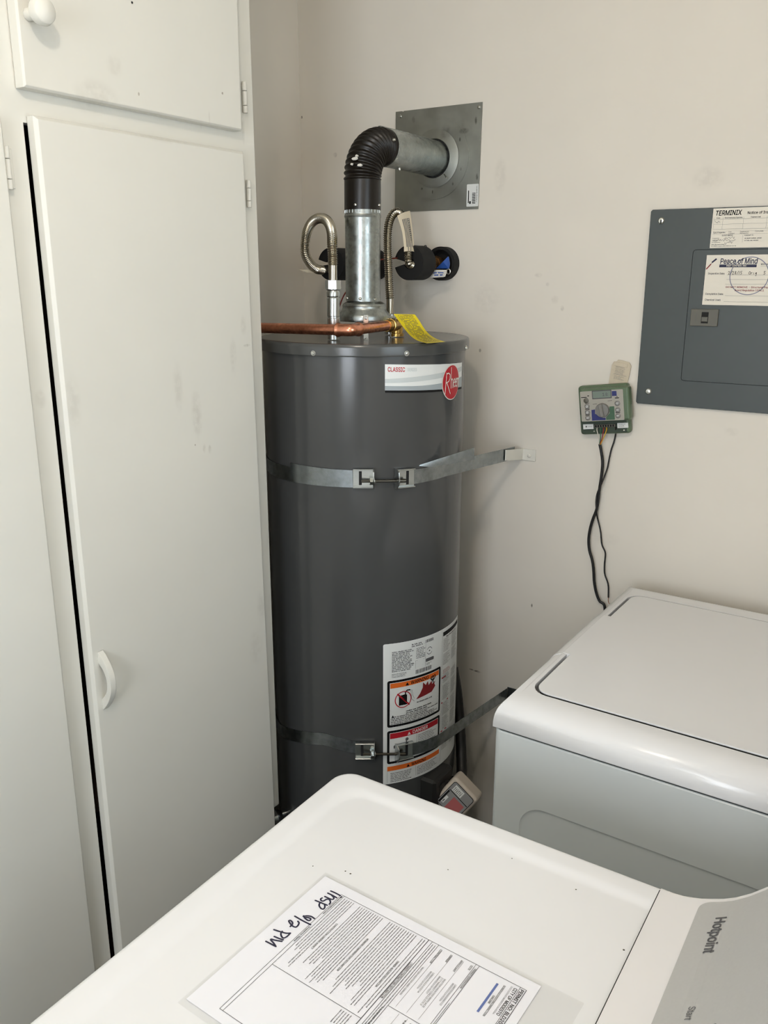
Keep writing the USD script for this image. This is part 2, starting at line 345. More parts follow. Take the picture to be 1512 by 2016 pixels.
obj('lamp_holder', lathe([(.0, 0), (.058, 0), (.056, -.02), (.034, -.035), (.026, -.075), (0, -.075)], (LAMP_AT[0], LAMP_AT[1], ZC), n=40), W['plastic'], fx)
obj('bulb', lathe([(0, -.075), (.0135, -.075), (.0135, -.086), (.0145, -.098), (0, -.098)], (LAMP_AT[0], LAMP_AT[1], ZC), n=24), W['plastic'], fx)

# ------------------------------------------------------------------ built-in cabinet
cb = thing('storage_cabinet', 'tall cream-painted built-in cabinet with plain slab doors in front of the heater corner', 'cabinet', (0, -1.2, 0))
T = .019; YE, YN = -.5755, -1.80
G0 = -1.0762                                                       # left edge of the opening under the right-hand lower door
ff = Polygon([(YN, .10), (-.642, .10), (-.642, .385), (YE, .385), (YE, ZC-.002), (YN, ZC-.002)])
for hole in ((G0, 1.875, -.642, 2.37), (G0, .16, -.642, 1.806), (YN+.03, .16, -1.128, 1.80)): ff = ff.difference(sbox(*hole))
obj('face_frame', frame((CX-T, 0, 0), YP, UP)(prism(ff, T)), W['cab'], cb)
obj('toe_kick', box(CX-.08, CX-.06, YN, -.60, .0005, .10), W['cab'], cb)
obj('side_panel', box(.001, CX-T, YE-.016, YE-.001, .0005, ZC-.002), W['cab'], cb)
obj('side_panel', box(.001, CX-.001, YN, YN+.016, .0005, ZC-.002), W['cab'], cb)
obj('partition', box(.001, CX-T, -1.118, -1.102, .1, ZC-.002), W['cabin'], cb)
for z in (.11, .62, 1.12, 1.83): obj('shelf', box(.001, CX-.045, YN+.02, YE-.02, z, z+.018), W['cabin'], cb)
obj('back_panel', box(.001, .008, YN+.02, YE-.02, .0005, ZC-.002), W['cabin'], cb)
def slab(y0l, y0h, y1l, y1h, z0, z1, x0, x1, ch=.0035):
    """a door with slightly slanted long edges: y at the foot and at the head"""
    P = []
    for x, c in ((x0, 0.), (x1-ch, 0.), (x1, ch)):
        P += [(x, y0l+c, z0+c), (x, y1l-c, z0+c), (x, y1h-c, z1-c), (x, y0h+c, z1-c)]
    return trimesh.convex.convex_hull(A(P))
def hinge(parent, y, z0, z1, r=.0042):
    h = obj('hinge', join(*[rod((CX+.0062, y, z0+(z1-z0)*a), (CX+.0062, y, z0+(z1-z0)*b), r, 14) for a, b in ((0, .23), (.245, .70), (.715, 1))], rbox(CX+.0003, CX+.0022, y-.001, y+.012, z0+.002, z1-.002, .0006)), W['cab'], parent)
    return h
ud = obj('door', slab(-1.083, -1.083, -.631, -.626, 1.8495, 2.385, CX+.0012, CX+.0212, .003), W['cab'], cb, label='upper slab door with a round knob')
KY, KZ = -1.0649, 1.944
obj('knob', lathe([(0, 0), (.0085, 0), (.0085, .006), (.0075, .013), (.011, .018), (.0170, .024), (.0185, .031), (.0165, .038), (.010, .0425), (0, .0435)], (CX+.0213, KY, KZ), XP, 36), W['cab'], ud, label='round cream knob with chipped paint')
hinge(ud, -.6045, 1.885, 1.938)
ld = obj('door', slab(-1.0676, -1.0705, -.6080, -.6265, .13, 1.8150, CX+.0012, CX+.0202, .005), W['cab'], cb, label='tall lower slab door with a bow handle, a dark gap along its left edge')
def bow(y0, z0, z1):
    """bow pull: flat feet, an arched flat bar standing off the door"""
    zc, L, X0 = (z0+z1)/2, (z1-z0)/2, CX+.0203
    outer = [(.027*(1-abs(u)**2.1), L*u) for u in np.linspace(-1, 1, 29)]
    inner = [(.0180*(1-abs(u)**2.4)-.001, L*.62*u) for u in np.linspace(1, -1, 21)]
    poly = Polygon(outer+inner).buffer(0)
    v, f = prism(poly, .0115)
    v = np.c_[X0+v[:, 0], y0+v[:, 2]-.00575, zc+v[:, 1]]
    return v, f[:, ::-1]
obj('handle', bow(-1.0480, .8590, .9700), W['cab'], ld, smooth=40, label='white bow handle')
hinge(ld, -.6035, 1.719, 1.768)
ld2 = obj('door', slab(-1.64, -1.64, -1.1205, -1.1195, .13, 1.806, CX+.0006, CX+.0146, .003), W['cab'], cb, label='next lower slab door, cut by the picture edge')
hinge(ld2, -1.1135, 1.712, 1.770, .0048)
obj('nail_hole', lathe([(0, 0), (.0018, 0), (.0014, .0006), (0, .0006)], at(0, CX+.0215, 260, 5), XP, 10), W['dark'], ud)

# ------------------------------------------------------------------ water heater
HX, HY, HR = .4102, -.3074, .2268
wh = thing('water_heater', 'tall cylindrical grey gas water heater with a white brand label, strapped in the corner', 'water heater', (HX, HY, 0))
def cyl(theta0, R):
    """flat (s, z, lift) coordinates wrapped on the tank, s = 0 at theta0 degrees"""
    def put(mesh, lift=0.):
        v, f = vf(mesh)
        if v.shape[1] == 2: v = np.c_[v, np.zeros(len(v))]
        th = math.radians(theta0)+v[:, 0]/R; r = R+v[:, 2]+lift
        return np.c_[HX+r*np.cos(th), HY+r*np.sin(th), v[:, 1]], f
    return put
def lt(theta, R, z):                                               # local frame on the tank: x along the tangent, y up, z outward
    t = math.radians(theta); n = A([math.cos(t), math.sin(t), 0.])
    return frame(A([HX, HY, z])+R*n, (-math.sin(t), math.cos(t), 0), UP)
HO = (HX, HY, 0)
obj('jacket', lathe([(0, .06), (HR-.004, .06), (HR-.001, .063), (HR, .07), (HR, .14), (HR-.0012, .142), (HR, .144), (HR, 1.441), (HR-.01, 1.443), (0, 1.443)], HO, n=160), W['heater'], wh)
obj('top_cap', lathe([(0, 1.4585), (.14, 1.4600), (.205, 1.4612), (.2285, 1.4625), (.2325, 1.4615), (.2345, 1.4585), (.2352, 1.454), (.2355, 1.4405), (.2352, 1.4385), (.2340, 1.4375), (.2275, 1.4378)], HO, n=160, closed=False), W['heater_top'], wh)
for q in (0, 1, 2): 
    a = math.radians(30+120*q); obj('foot', rbox(HX+.17*math.cos(a)-.02, HX+.17*math.cos(a)+.02, HY+.17*math.sin(a)-.02, HY+.17*math.sin(a)+.02, .0003, .062, .003), W['iron'], wh)
def dome_screw(p, n, r=.0045, h=.003, m=16): return lathe([(0, 0), (r, 0), (r*.95, h*.45), (r*.7, h*.85), (0, h)], p, n, m)
for th in (-81.5, -34.5, 13.3, 60., -128.):
    t = math.radians(th); n = A([math.cos(t), math.sin(t), 0]); obj('screw', join(dome_screw(A([HX, HY, 1.4433])+.2354*n, n, .0042, .0035), lathe([(0, 0), (.0055, 0), (.005, .001), (0, .001)], A([HX, HY, 1.4433])+.2352*n, n, 16)), W['screw'], wh)
# brand label and badge
BL0 = cyl(-45.2, HR)
def BL(m, lift=0.):                                              # the label sits slightly askew
    v, f = vf(m); v = v.copy(); v[:, 1] -= .046*v[:, 0]; return BL0((v, f), lift)
LW = .232; bz0, bz1 = 1.3655, 1.4225
bp = sbox(0, bz0, LW, bz1)
bl = obj('brand_label', BL(strips(bp, .006), .0004), W['label'], wh, smooth=True, label='white and silver label with a black lower edge')
x = np.linspace(0, LW, 30)
def band(lo, hi): return Polygon([(a, lo(a)) for a in x]+[(a, hi(a)) for a in x[::-1]])
obj('swoosh', BL(strips(band(lambda a: bz0+.0195+.02*(a/LW)**1.5, lambda a: bz0+.0275+.022*(a/LW)**1.2), .006), .0006), W['silver'], bl, smooth=True)
obj('swoosh', BL(strips(band(lambda a: bz0+.0035, lambda a: bz0+.0135+.022*max(0, (a/LW)-.25)**1.6), .006), .0007), W['silver2'], bl, smooth=True)
obj('black_edge', BL(strips(sbox(0, bz0, LW, bz0+.0046), .006), .0008), W['ink'], bl, smooth=True)
obj('lettering', BL(flat_text('CLASSIC', .0086, .0052, bz1-.0143, True, .037), .0008), W['red'], bl, smooth=True)
obj('lettering', BL(flat_text('SERIES', .0060, .0475, bz1-.0130, True, .022), .0008), W['silver'], bl, smooth=True)
BG = cyl(-1.4, HR)
ell = lambda a, b: affinity.scale(Point(0, 0).buffer(1, quad_segs=24), a, b)
bc = 1.3755
bd = obj('badge', BG((lambda m: (m[0][:, :2]+[0, bc], m[1]))(strips(ell(.0355, .0375), .006)), .0014), W['plastic'], wh, smooth=True, label='oval red badge with white lettering')
obj('badge_field', BG((lambda m: (m[0][:, :2]+[0, bc], m[1]))(strips(ell(.0335, .0355), .006)), .0020), W['red'], bd, smooth=True)
Rst = [[(-.026, bc-.023), (-.021, bc+.021)], [(-.0215, bc+.019), (-.014, bc+.0205), (-.0085, bc+.0165), (-.0085, bc+.009), (-.013, bc+.003), (-.0225, bc+.0005)], [(-.020, bc+.001), (-.0065, bc-.0235)], [(-.004, bc+.031), (-.004, bc-.012)],
       [(-.004, bc+.003), (.000, bc+.0075), (.003, bc+.004), (.003, bc-.012)]]
for ex in (.0065, .0145): Rst.append([(ex, bc-.002), (ex+.0055, bc-.001), (ex+.0055, bc+.004), (ex+.003, bc+.007), (ex, bc+.003), (ex, bc-.006), (ex+.002, bc-.011), (ex+.0055, bc-.009)])
Rst += [[(.0230, bc-.012), (.0230, bc+.0065)], [(.0230, bc+.003), (.0255, bc+.0065), (.0275, bc+.003), (.0275, bc-.012)], [(.0275, bc+.003), (.0300, bc+.0062), (.0320, bc+.003), (.0320, bc-.009)]]
obj('lettering', BG(strokes(Rst, .0021), .0026), W['plastic'], bd, smooth=True)
# the large warning label: s from its left edge, z = height
WL = cyl(-46.0, HR); lw = .262
wp = rrect(0, .4605, lw, .8125, .004)
wl = obj('warning_label', WL(strips(wp, .007), .0004), W['label'], wh, smooth=True, label='tall white instruction label with orange and red warnings')
def wprint(m, mt, lift=.0007, name='print'): return obj(name, WL(m, lift), W[mt], wl, smooth=True)
wprint(join(para(.020, .076, .7925, 13, .0039, .0027, 1, (.75, 1), (.003, .009)), para(.068, .098, .8035, 2, .0045, .0034, 2, (.9, 1), (.004, .01)), para(.080, .108, .7905, 7, .0039, .0022, 3, (.7, 1), (.002, .006)),
            rects([(.106, .740, .1064, .800), (.078, .741, .0784, .760), (.072, .797, .106, .7973), (.078, .760, .106, .7603)]), para(.020, .060, .7385, 3, .0035, .0016, 4, (.5, .9))), 'mid_ink')
g = np.random.default_rng(7); xs = .079; bars = []
while xs < .124: w = g.uniform(.0006, .0022); bars.append((xs, .7275, xs+w, .7375)); xs += w+g.uniform(.0006, .0018)
xs = .106
while xs < .128: w = g.uniform(.0008, .002); bars.append((xs, .797, xs+w, .804)); xs += w+.001
wprint(rects(bars), 'mid_ink')
wprint(join(tri(rrect(.107, .7495, .132, .7575, .002)), para(.109, .126, .746, 2, .003, .0016, 5), strokes([[(.118+.008*math.cos(t), .775+.0085*math.sin(t)) for t in np.linspace(.4, 2.6, 9)], [(.118+.008*math.cos(t), .775+.0085*math.sin(t)) for t in np.linspace(3.6, 5.8, 9)]], .0012), tri(Point(.118, .775).buffer(.0018))), 'mid_ink')
def boxed(z0, z1, x0=.0095, x1=.158, t=.0055): return strips(rrect(x0, z0, x1, z1, .005).difference(rrect(x0+t, z0+t, x1-t, z1-t, .0015)), .006)
wprint(join(boxed(.6065, .7225), boxed(.513, .5975)), 'ink', .0008, 'warning_frame')
wprint(strips(sbox(.0165, .7035, .151, .7155), .007), 'orange', .0008, 'warning_band'); wprint(strips(sbox(.0165, .577, .151, .5905), .007), 'red', .0008, 'warning_band'); wprint(strips(sbox(.0100, .4945, .158, .5060), .007), 'orange', .0008, 'warning_band')
warn_tri = lambda x, z, s: tri(Polygon([(x, z), (x+s, z), (x+s/2, z+s*.9)]))
wprint(join(flat_text('WARNING', .0082, .066, .7055, True, .050), warn_tri(.053, .7050, .0085), flat_text('WARNING', .0075, .070, .4965, True, .042), warn_tri(.0575, .4960, .008), warn_tri(.019, .6300, .007)), 'ink', .0011, 'lettering')
wprint(join(flat_text('DANGER', .0085, .072, .5795, True, .044), warn_tri(.059, .5790, .0085)), 'label', .0011, 'lettering')
ring = Point(.0475, .672).buffer(.0205, quad_segs=12)
wprint(join(tri(Polygon([(.037, .658), (.057, .658), (.057, .682), (.052, .684), (.037, .682)])), strokes([[(.053, .682), (.053, .689), (.057, .693), (.064, .6925)]], .0028), para(.083, .128, .6575, 1, .004, .0026, 8, (1, 1)),
            para(.055, .130, .6425, 2, .005, .0030, 9, (.75, 1)), para(.027, .150, .6325, 1, .004, .0022, 10, (.9, 1)), para(.018, .150, .6285, 4, .0042, .0024, 11, (.7, 1)), rects([(.0165, .648, .151, .6484)]),
            strokes([[(.064, .692), (.070, .690), (.072, .676), (.076, .668)], [(.064, .690), (.067, .688), (.069, .668), (.076, .661)]], .0005),
            strokes([[(.131, .692), (.131, .703)], [(.126, .707), (.124, .702), (.128, .698), (.131, .697), (.135, .699), (.138, .704), (.1365, .709)]], .0028), tri(Point(.131, .7065).buffer(.0026))), 'ink', .0009)
wprint(strips(Polygon([(.081, .664), (.127, .669), (.139, .680), (.135, .687), (.139, .693), (.128, .688), (.126, .697), (.117, .689), (.114, .700), (.108, .692), (.100, .701), (.099, .688), (.092, .676)]), .006), 'dred', .0009, 'picture')
wprint(join(tri(ring.difference(Point(.0475, .672).buffer(.0185, quad_segs=12))), strokes([[(.034, .687), (.062, .657)]], .0035)), 'red', .0012, 'picture')
wprint(join(rects([(.084, .519, .0846, .577)]), para(.088, .150, .5715, 12, .0042, .0018, 12, (.6, 1)), strokes([[(.030, .556), (.026, .552)], [(.034, .536), (.050, .530), (.072, .531)], [(.034, .534), (.034, .522)], [(.072, .531), (.072, .521)], [(.056, .566), (.060, .545), (.053, .533)]], .0022), tri(Point(.029, .5555).buffer(.0042)), tri(Point(.058, .569).buffer(.004))), 'mid_ink')
wprint(join(rects([(.0100, .4640, .0103, .4945), (.082, .467, .0824, .4935)]), para(.018, .075, .4885, 6, .0043, .0022, 13, (.6, 1)), para(.086, .152, .4895, 6, .0040, .0018, 14, (.7, 1))), 'mid_ink')
wprint(join(strips(sbox(.166, .7935, .256, .8035), .007), rects([(.163, .470, .1634, .8035)]), para(.180, .235, .7905, 1, .004, .003, 15, (.9, 1))), 'ink', .0008)
for k, (z, n) in enumerate(((.786, 14), (.748, 12), (.695, 9), (.668, 16), (.622, 14), (.585, 14), (.530, 14))): wprint(para(.168, .204, z, n, .0024, .0012, 20+k, (.55, 1)), 'grey_ink'); wprint(para(.209, .250, z, n, .0024, .0012, 40+k, (.55, 1)), 'grey_ink')
wprint(rects([(.164, .686, .182, .690), (.164, .622, .196, .625), (.164, .547, .190, .550)]), 'red')
wprint(para(.168, .204, .708, 4, .003, .0015, 60, (.7, 1)), 'vred')
# gas control at the foot, right side
gv0 = frame(A([.697, -.350, .398]), A([.46, .30, .65]), A([-.66, -.02, .50]))
gv = lambda m, lift=0.: gv0((vf(m)[0]*.84, vf(m)[1]), lift)
gx = obj('gas_control', gv(trimesh.Trimesh(*vf(rbox(-.046, .052, -.042, .050, -.06, .012, .010, True)))), W['valve'], wh, label='off-white gas control with a printed face')
obj('control_face', gv(tri(rrect(-.038, -.034, .044, .040, .008)), .0124), W['ink'], gx)
obj('control_face', gv(tri(rrect(-.0365, -.0325, .0425, .0385, .007)), .0127), W['vgrey'], gx)
obj('print', gv(rects([(-.028, .022, -.004, .030)]), .0130), W['label'], gx)
obj('print', gv(rects([(.018, -.002, .038, .030)]), .0130), W['label'], gx)
obj('print', gv(join(rects([(-.034, -.026, .008, .012)])), .0130), W['vred'], gx)
obj('print', gv(join(para(.020, .037, .027, 6, .0045, .002, 70, (.7, 1)), para(-.026, -.008, .028, 1, .004, .003, 71), rects([(-.034, .031, .012, .036), (.014, -.031, .016, .036)])), .0133), W['ink'], gx)
obj('gas_control_base', join(rod((HX+.20, HY-.03, .40), (.665, -.352, .40), .036, 24), rbox(.60, .66, -.39, -.30, .34, .455, .01)), W['iron'], wh)
obj('burner_door', (lambda m: m)(cyl(-80, HR)(strips(rrect(0, .16, .30, .33, .01), .008), .003)), W['heater'], wh, smooth=True)
obj('drain_valve', join(lathe([(0, 0), (.008, 0), (.010, .02), (.016, .026), (.0185, .034), (.016, .044), (.009, .05), (0, .051)], A([HX+.218*math.cos(math.radians(-118)), HY+.218*math.sin(math.radians(-118)), .306]), (math.cos(math.radians(-118)), math.sin(math.radians(-118)), -.1), 24)), W['zinc'], wh)
# draft hood on its legs
dh = obj('draft_hood', lathe([(.0572, 1.4960), (.0580, 1.4975), (.0580, 1.5060), (.0560, 1.5110), (.0490, 1.5205), (.0478, 1.5255), (.0485, 1.5290), (.0470, 1.5330), (.0420, 1.5360), (.0365, 1.5385), (.0365, 1.545), (.0355, 1.545), (.0355, 1.538), (.0450, 1.530), (.0465, 1.522), (.0560, 1.506), (.0562, 1.496)], HO, n=72, closed=False), W['galv'], wh)
for th in (-52, 38, 128, -142):
    t = lt(th, .0590, 1.4595); obj('hood_leg', join(t(rbox(-.0055, .0055, .0, .052, 0, .0014, .0006)), t(rbox(-.0055, .0055, 0, .0016, 0, .014, .0006)), t(dome_screw((0, .045, .0013), (0, 0, 1), .003, .002)), t(dome_screw((0, .0018, .009), (0, 1, 0), .003, .002))), W['zinc'], dh)

# ------------------------------------------------------------------ vent pipe, elbow, wall plate
vp = thing('vent_pipe', 'galvanized flue rising from the heater and turning into the wall through a black ribbed elbow', 'flue pipe', (HX, HY, 1.53))
VX = HX-.0025
obj('pipe', lathe([(.0375, 1.5390), (.0385, 1.5400), (.0385, 1.7120), (.0392, 1.7140), (.0400, 1.7165), (.0392, 1.7190), (.0385, 1.7205), (.0383, 1.7330), (.0370, 1.7330), (.0370, 1.5390)], (VX, HY, 0), n=56, closed=False), W['galv'], vp, label='galvanized upright pipe')
seam_y = HY+.02
crimp = [(VX+.0386*math.cos(t), HY+.0386*math.sin(t), 1.7265) for t in np.linspace(0, 2*np.pi, 29)[:-1]]
obj('crimp_rib', join(*[rod((x, y, 1.7225), (x, y, 1.7288), .0009, 6) for x, y, z in crimp]), W['galv'], vp)
obj('collar', lathe([(.0375, 1.7290), (.0392, 1.7290), (.0394, 1.7310), (.0392, 1.7895), (.0375, 1.7895)], (VX, HY, 0), n=56, closed=False), W['black'], vp, label='smooth black collar')
ph = np.linspace(0, math.pi/2, 211); RB = .0745
ec = np.c_[0*ph+VX, HY+RB-RB*np.cos(ph), 1.7895+RB*np.sin(ph)]
el = .0385+.0021*np.sin(ph*2*13*2)
P = np.vstack([ec, [[VX, HY+RB+.003, 1.864], [VX, HY+RB+.012, 1.864]]]); el = np.r_[el, .0400, .0400]
obj('elbow', tube(P, el, 48), W['black'], vp, smooth=50, label='black ribbed elbow')
chips = [(698, 312, .0062), (708, 325, .0045), (702, 306, .0032), (692, 323, .0035)]
flow = thing
yh = HY+RB
obj('pipe', lathe([(.0388, 0), (.0395, .001), (.0395, .115), (.0400, .117), (.0402, .20), (.0400, .236), (.0385, .236), (.0385, .001)], (HX, yh+.006, 1.864), YP, 56, closed=False), W['galv'], vp, label='galvanized horizontal pipe')
obj('seam', rbox(HX-.004, HX+.004, yh-.012, -.03, 1.9025, 1.9055, .001), W['galv'], vp)
def cam_side(px, py, c, axis, r):                                  # where a measured screw sits on a round pipe
    d = FWD+RGT*(px-756)/FPX-UPV*(py-1008)/FPX; d = d/np.linalg.norm(d); c = A(c, float); ax = A(axis, float)
    o = EYE-c; d2, o2 = d-ax*(d@ax), o-ax*(o@ax); a, b, k = d2@d2, o2@d2, o2@o2-r*r; D = b*b-a*k
    t = (-b-math.sqrt(max(D, 0)))/a; p = EYE+t*d; q = p-c; n = q-ax*(q@ax); return p, n/np.linalg.norm(n)
for px, py in ((684, 587), (709, 588), (738, 589)):
    p, n = cam_side(px, py, (VX, HY, 0), UP, .0386); obj('screw', dome_screw(p, n, .0034, .0034), W['screw'], vp)
for px, py in ((700, 403), (746, 404)):
    p, n = cam_side(px, py, (VX, HY, 0), UP, .0393); obj('screw', dome_screw(p, n, .0036, .0036), W['screw'], vp)
for px, py in ((786, 331), (774, 276)):
    p, n = cam_side(px, py, (HX, 0, 1.864), YP, .0397); obj('screw', dome_screw(p, n, .0034, .006), W['screw'], vp)
for px, py, r in chips:                                            # bare chips in the black paint of the elbow
    d = FWD+RGT*(px-756)/FPX-UPV*(py-1008)/FPX; d = d/np.linalg.norm(d)
    k = np.linalg.norm(np.cross(ec-EYE, d), axis=1); i = int(np.argmin(k)); tg = ec[min(i+1, 210)]-ec[max(i-1, 0)]; tg /= np.linalg.norm(tg)
    p, n = cam_side(px, py, ec[i], tg, .0404)
    g = np.random.default_rng(int(px)); ax_ = np.cross(n, [0, 0, 1.])
    cf = frame(p-n*.0022, ax_, np.cross(n, ax_)); ap = [(r*g.uniform(.6, 1.15)*1.25*math.cos(t), r*g.uniform(.6, 1.1)*.75*math.sin(t)) for t in np.linspace(0, 2*np.pi, 11)[:-1]]
    obj('paint_chip', cf(prism(Polygon(ap), .0026)), W['plastic'], vp, smooth=False)

vt = thing('vent_plate', 'square dull metal wall plate around the flue opening, barcode sticker at its corner', 'wall plate', (.4148, -.002, 1.862))
ring_hole = Point(HX, 1.864).buffer(.044, quad_segs=20)
pl = Polygon([(.2970, 1.7467), (.5308, 1.7455), (.5337, 1.9772), (.3222, 1.9777), (.3195, 1.9757), (.3165, 1.9777), (.2982, 1.9777)])
BW = frame((0, -.0012, 0), XP, UP)                                 # back wall: x right, y up, lift into the room
obj('plate', BW(prism(pl.difference(ring_hole), .0012)), W['plate'], vt)
obj('flange_ring', BW(prism(Point(HX, 1.864).buffer(.092, quad_segs=24).difference(ring_hole), .0016), .0012), W['plate'], vt)
obj('flange_lip', lathe([(.0440, .0), (.060, .0012), (.066, .0030), (.058, .0052), (.0445, .0065), (.0425, .004), (.0425, 0)], (HX, -.0026, 1.864), (0, -1, 0), 48, closed=False), W['plate'], vt)
obj('opening_rim', lathe([(.0402, 0), (.0425, 0), (.0425, .004), (.0402, .004)], (HX, -.0022, 1.864), (0, -1, 0), 48, closed=False), W['dark'], vt)
for px, py in ((788, 229), (943, 211), (783, 412)): obj('screw', dome_screw(at(1, -.0024, px, py), (0, -1, 0), .0042, .0028), W['screw'], vt)
obj('clip', rod(at(1, -.006, 874, 342), at(1, -.022, 879, 350), .0015, 8), W['screw'], vt)
p = at(1, -.003, 918, 407); st = frame((p[0], -.0026, p[2]), XP, UP)
sk = obj('sticker', st(tri(rrect(0, 0, .0315, .0500, .002))), W['label'], vt, label='small white barcode sticker')
obj('print', st(join(rects([(.0145+.0003, .006+.0014*k, .0235, .006+.0014*k+.0008) for k in range(18)]), rects([(.004, .008, .0062, .036), (.0075, .006, .0115, .012)]), para(.0255, .0285, .045, 14, .0026, .0016, 80)), .0003), W['ink'], sk)

# ------------------------------------------------------------------ water connectors
def hose(P, r, pitch, amp):
    Q, s = resample(spline(P, 24), pitch/6); return tube(Q, r*(1+amp*np.sin(2*np.pi*s/pitch)), 20)
NX, NY = .4035, -.4130
lc = thing('water_connector', 'corrugated steel water line looping left of the flue, hex nut at its foot', 'water hose', (NX, NY, 1.46), 'corrugated water connectors on the heater')
zt = lambda py: 1.475+(655-py)*(1.614-1.475)/(655-522)
lp = [at(0, .245, 634, 532)+[0, .0, 0], at(0, .245, 622, 529), at(0, .2455, 610, 518), at(0, .248, 601, 499), at(0, .253, 601, 476), at(0, .264, 605, 455), at(0, .285, 614, 438), at(0, .315, 627, 430), at(0, .347, 640, 432), at(0, .375, 649, 443), at(0, .394, 653.5, 460), (NX-.001, NY, zt(485)), (NX, NY, zt(505)), (NX, NY, zt(522))]
obj('hose', hose(lp, .0098, .0042, .12), W['steel'], lc, smooth=50)
obj('cuff', rod((NX, NY, zt(551)), (NX, NY, zt(521)), .0092, 24), W['steel'], lc)
obj('nut', tube([(NX, NY, zt(568)), (NX, NY, zt(560)), (NX, NY, zt(551))], .0168, 6), W['zinc'], lc, smooth=20)
obj('nipple', lathe([(0, 1.4615), (.0137, 1.4615), (.0137, zt(626)), (.0130, zt(625)), (.0130, zt(622)), (.0137, zt(621)), (.0137, zt(586)), (.0122, zt(584)), (.0137, zt(582)), (.0139, zt(575)), (.0125, zt(571)), (.0150, zt(569)), (.0150, zt(567.5)), (0, zt(567.5))], (NX, NY, 0), n=32), W['zinc'], lc)
obj('cuff', rod((.245, -.19, 1.612), at(0, .245, 632, 531.5), .0092, 20), W['steel'], lc)
obj('paper_scrap', (lambda a: (A(a), A([[0, 1, 2], [0, 2, 3]])))([at(0, .243, 587, 530), at(0, .243, 604, 536.5), at(0, .243, 622, 538), at(0, .243, 607, 531)]), W['tagp'], lc)
RNX, RNY = .4125, -.2045
rc = thing('water_connector', 'corrugated steel water line right of the flue, wrapped by a printed cream tag', 'water hose', (RNX, RNY, 1.46), 'corrugated water connectors on the heater')
rp = [(RNX, RNY, 1.542), at(0, RNX, 766, 560), at(0, RNX, 764.5, 525), at(0, RNX, 763, 490), at(0, RNX, 763.5, 455), at(0, .413, 768, 432), at(0, .416, 777, 419), at(0, .421, 788, 421), at(0, .427, 797, 436), at(0, .433, 802, 462), at(0, .437, 804.5, 490), at(0, .4395, 804, 508), at(0, .4405, 805.5, 518), at(0, .4405, 812, 523)]
obj('hose', hose(rp, .0088, .0046, .13), W['steel'], rc, smooth=50)
obj('cuff', rod((RNX, RNY, 1.508), (RNX, RNY, 1.543), .0085, 24), W['steel'], rc)
obj('nipple', lathe([(0, 1.4615), (.012, 1.4615), (.012, 1.498), (.0145, 1.499), (.0145, 1.507), (.009, 1.508), (0, 1.508)], (RNX, RNY, 0), n=24), W['zinc'], rc)
def sheet(rows, n, bulge, thick=.0006):
    """a ruled sheet through (left, right) point pairs, bowed toward the room's front, with thickness"""
    V = []
    for l, r in rows:
        for u in np.linspace(0, 1, n): V.append(A(l)*(1-u)+A(r)*u-FWD*bulge*4*u*(1-u))
    R, V = len(rows), A(V); i, j = np.meshgrid(np.arange(R-1), np.arange(n-1), indexing='ij')
    q = np.stack([i*n+j, (i+1)*n+j, (i+1)*n+j+1, i*n+j+1], -1).reshape(-1, 4)
    return V, q
tl = [(781.5, 430), (785, 440), (789, 452), (792, 464), (794, 480), (795, 492), (795, 500)]; tr_ = [(806.5, 420), (809, 434), (811, 450), (813, 466), (814, 480), (815, 492), (815, 500)]
xs_ = np.linspace(.421, .440, 7)
rows = [(at(0, xx, *a)-FWD*.0165, at(0, xx, *b)-FWD*.0165) for xx, a, b in zip(xs_, tl, tr_)]
v1, q1 = sheet(rows, 7, .005)
tg = obj('hose_tag', vf((v1, q1)), W['tagp'], rc, smooth=True, label='cream paper tag with rows of print')
trow = [(l*.0+l, r) for l, r in rows]
stripe = []
for k, u in enumerate((.30, .42, .54, .66, .80)):
    du = .035; g = [(l*(1-u+du)+r*(u-du)-FWD*(.005*4*u*(1-u)+.0006), l*(1-u-du)+r*(u+du)-FWD*(.005*4*u*(1-u)+.0006)) for l, r in rows[1:6+(k % 2)]]
    V = [p for pair in g for p in pair]; stripe.append((A(V), A([[2*i, 2*i+2, 2*i+3, 2*i+1] for i in range(len(g)-1)])))
obj('print', join(*[vf(s) for s in stripe]), W['grey_ink'], tg, smooth=True)

# ------------------------------------------------------------------ foam sleeves and shut-off valve
def sleeve(name, label, x, z, y0, y1, r, inner, slit=None):
    t = frame((x, y0, z), (1, 0, 0), (0, 0, 1))                    # local z comes out of the wall
    ang = np.linspace(0, 2*np.pi, 57)[:-1]
    poly = Point(0, 0).buffer(r, quad_segs=14).difference(Point(0, 0).buffer(inner, quad_segs=14))
    if slit: poly = poly.difference(Polygon([(0, 0), (-2*r, slit[0]), (-2*r, slit[1])]))
    m = prism(poly, y0-y1)
    if inner > .03: m = join(m, prism(Point(0, 0).buffer(inner+.001, quad_segs=14), .003, .0006))
    return solo(name, t(m), W['foam'], label, 'pipe sleeve', 35, 'black foam pipe sleeves on the back wall')
sleeve('pipe_sleeve', 'longest black foam pipe sleeve, behind the upright flue', .245, 1.6195, -.006, -.206, .0378, .0150, (-.016, .022))
sleeve('pipe_sleeve', 'black foam pipe sleeve that the tagged water line runs into', .4345, 1.622, -.100, -.158, .0392, .0135, (-.022, .020))
sleeve('pipe_sleeve', 'short open black foam ring against the wall around the valve', .4430, 1.6215, 0, -.026, .0398, .0325)
obj_hook = at(1, -.1, 837.5, 487)
for k, (x, y) in enumerate(((.245, -.2),)): solo('stub_pipe', rod((x, -.001, 1.612), (x, y, 1.612), .0111, 20), W['copper'], 'copper stub pipe inside the longest black foam sleeve', 'pipe')
vv = thing('shutoff_valve', 'bronze shut-off valve with a blue lever inside the open foam ring', 'valve', (.443, 0, 1.62))
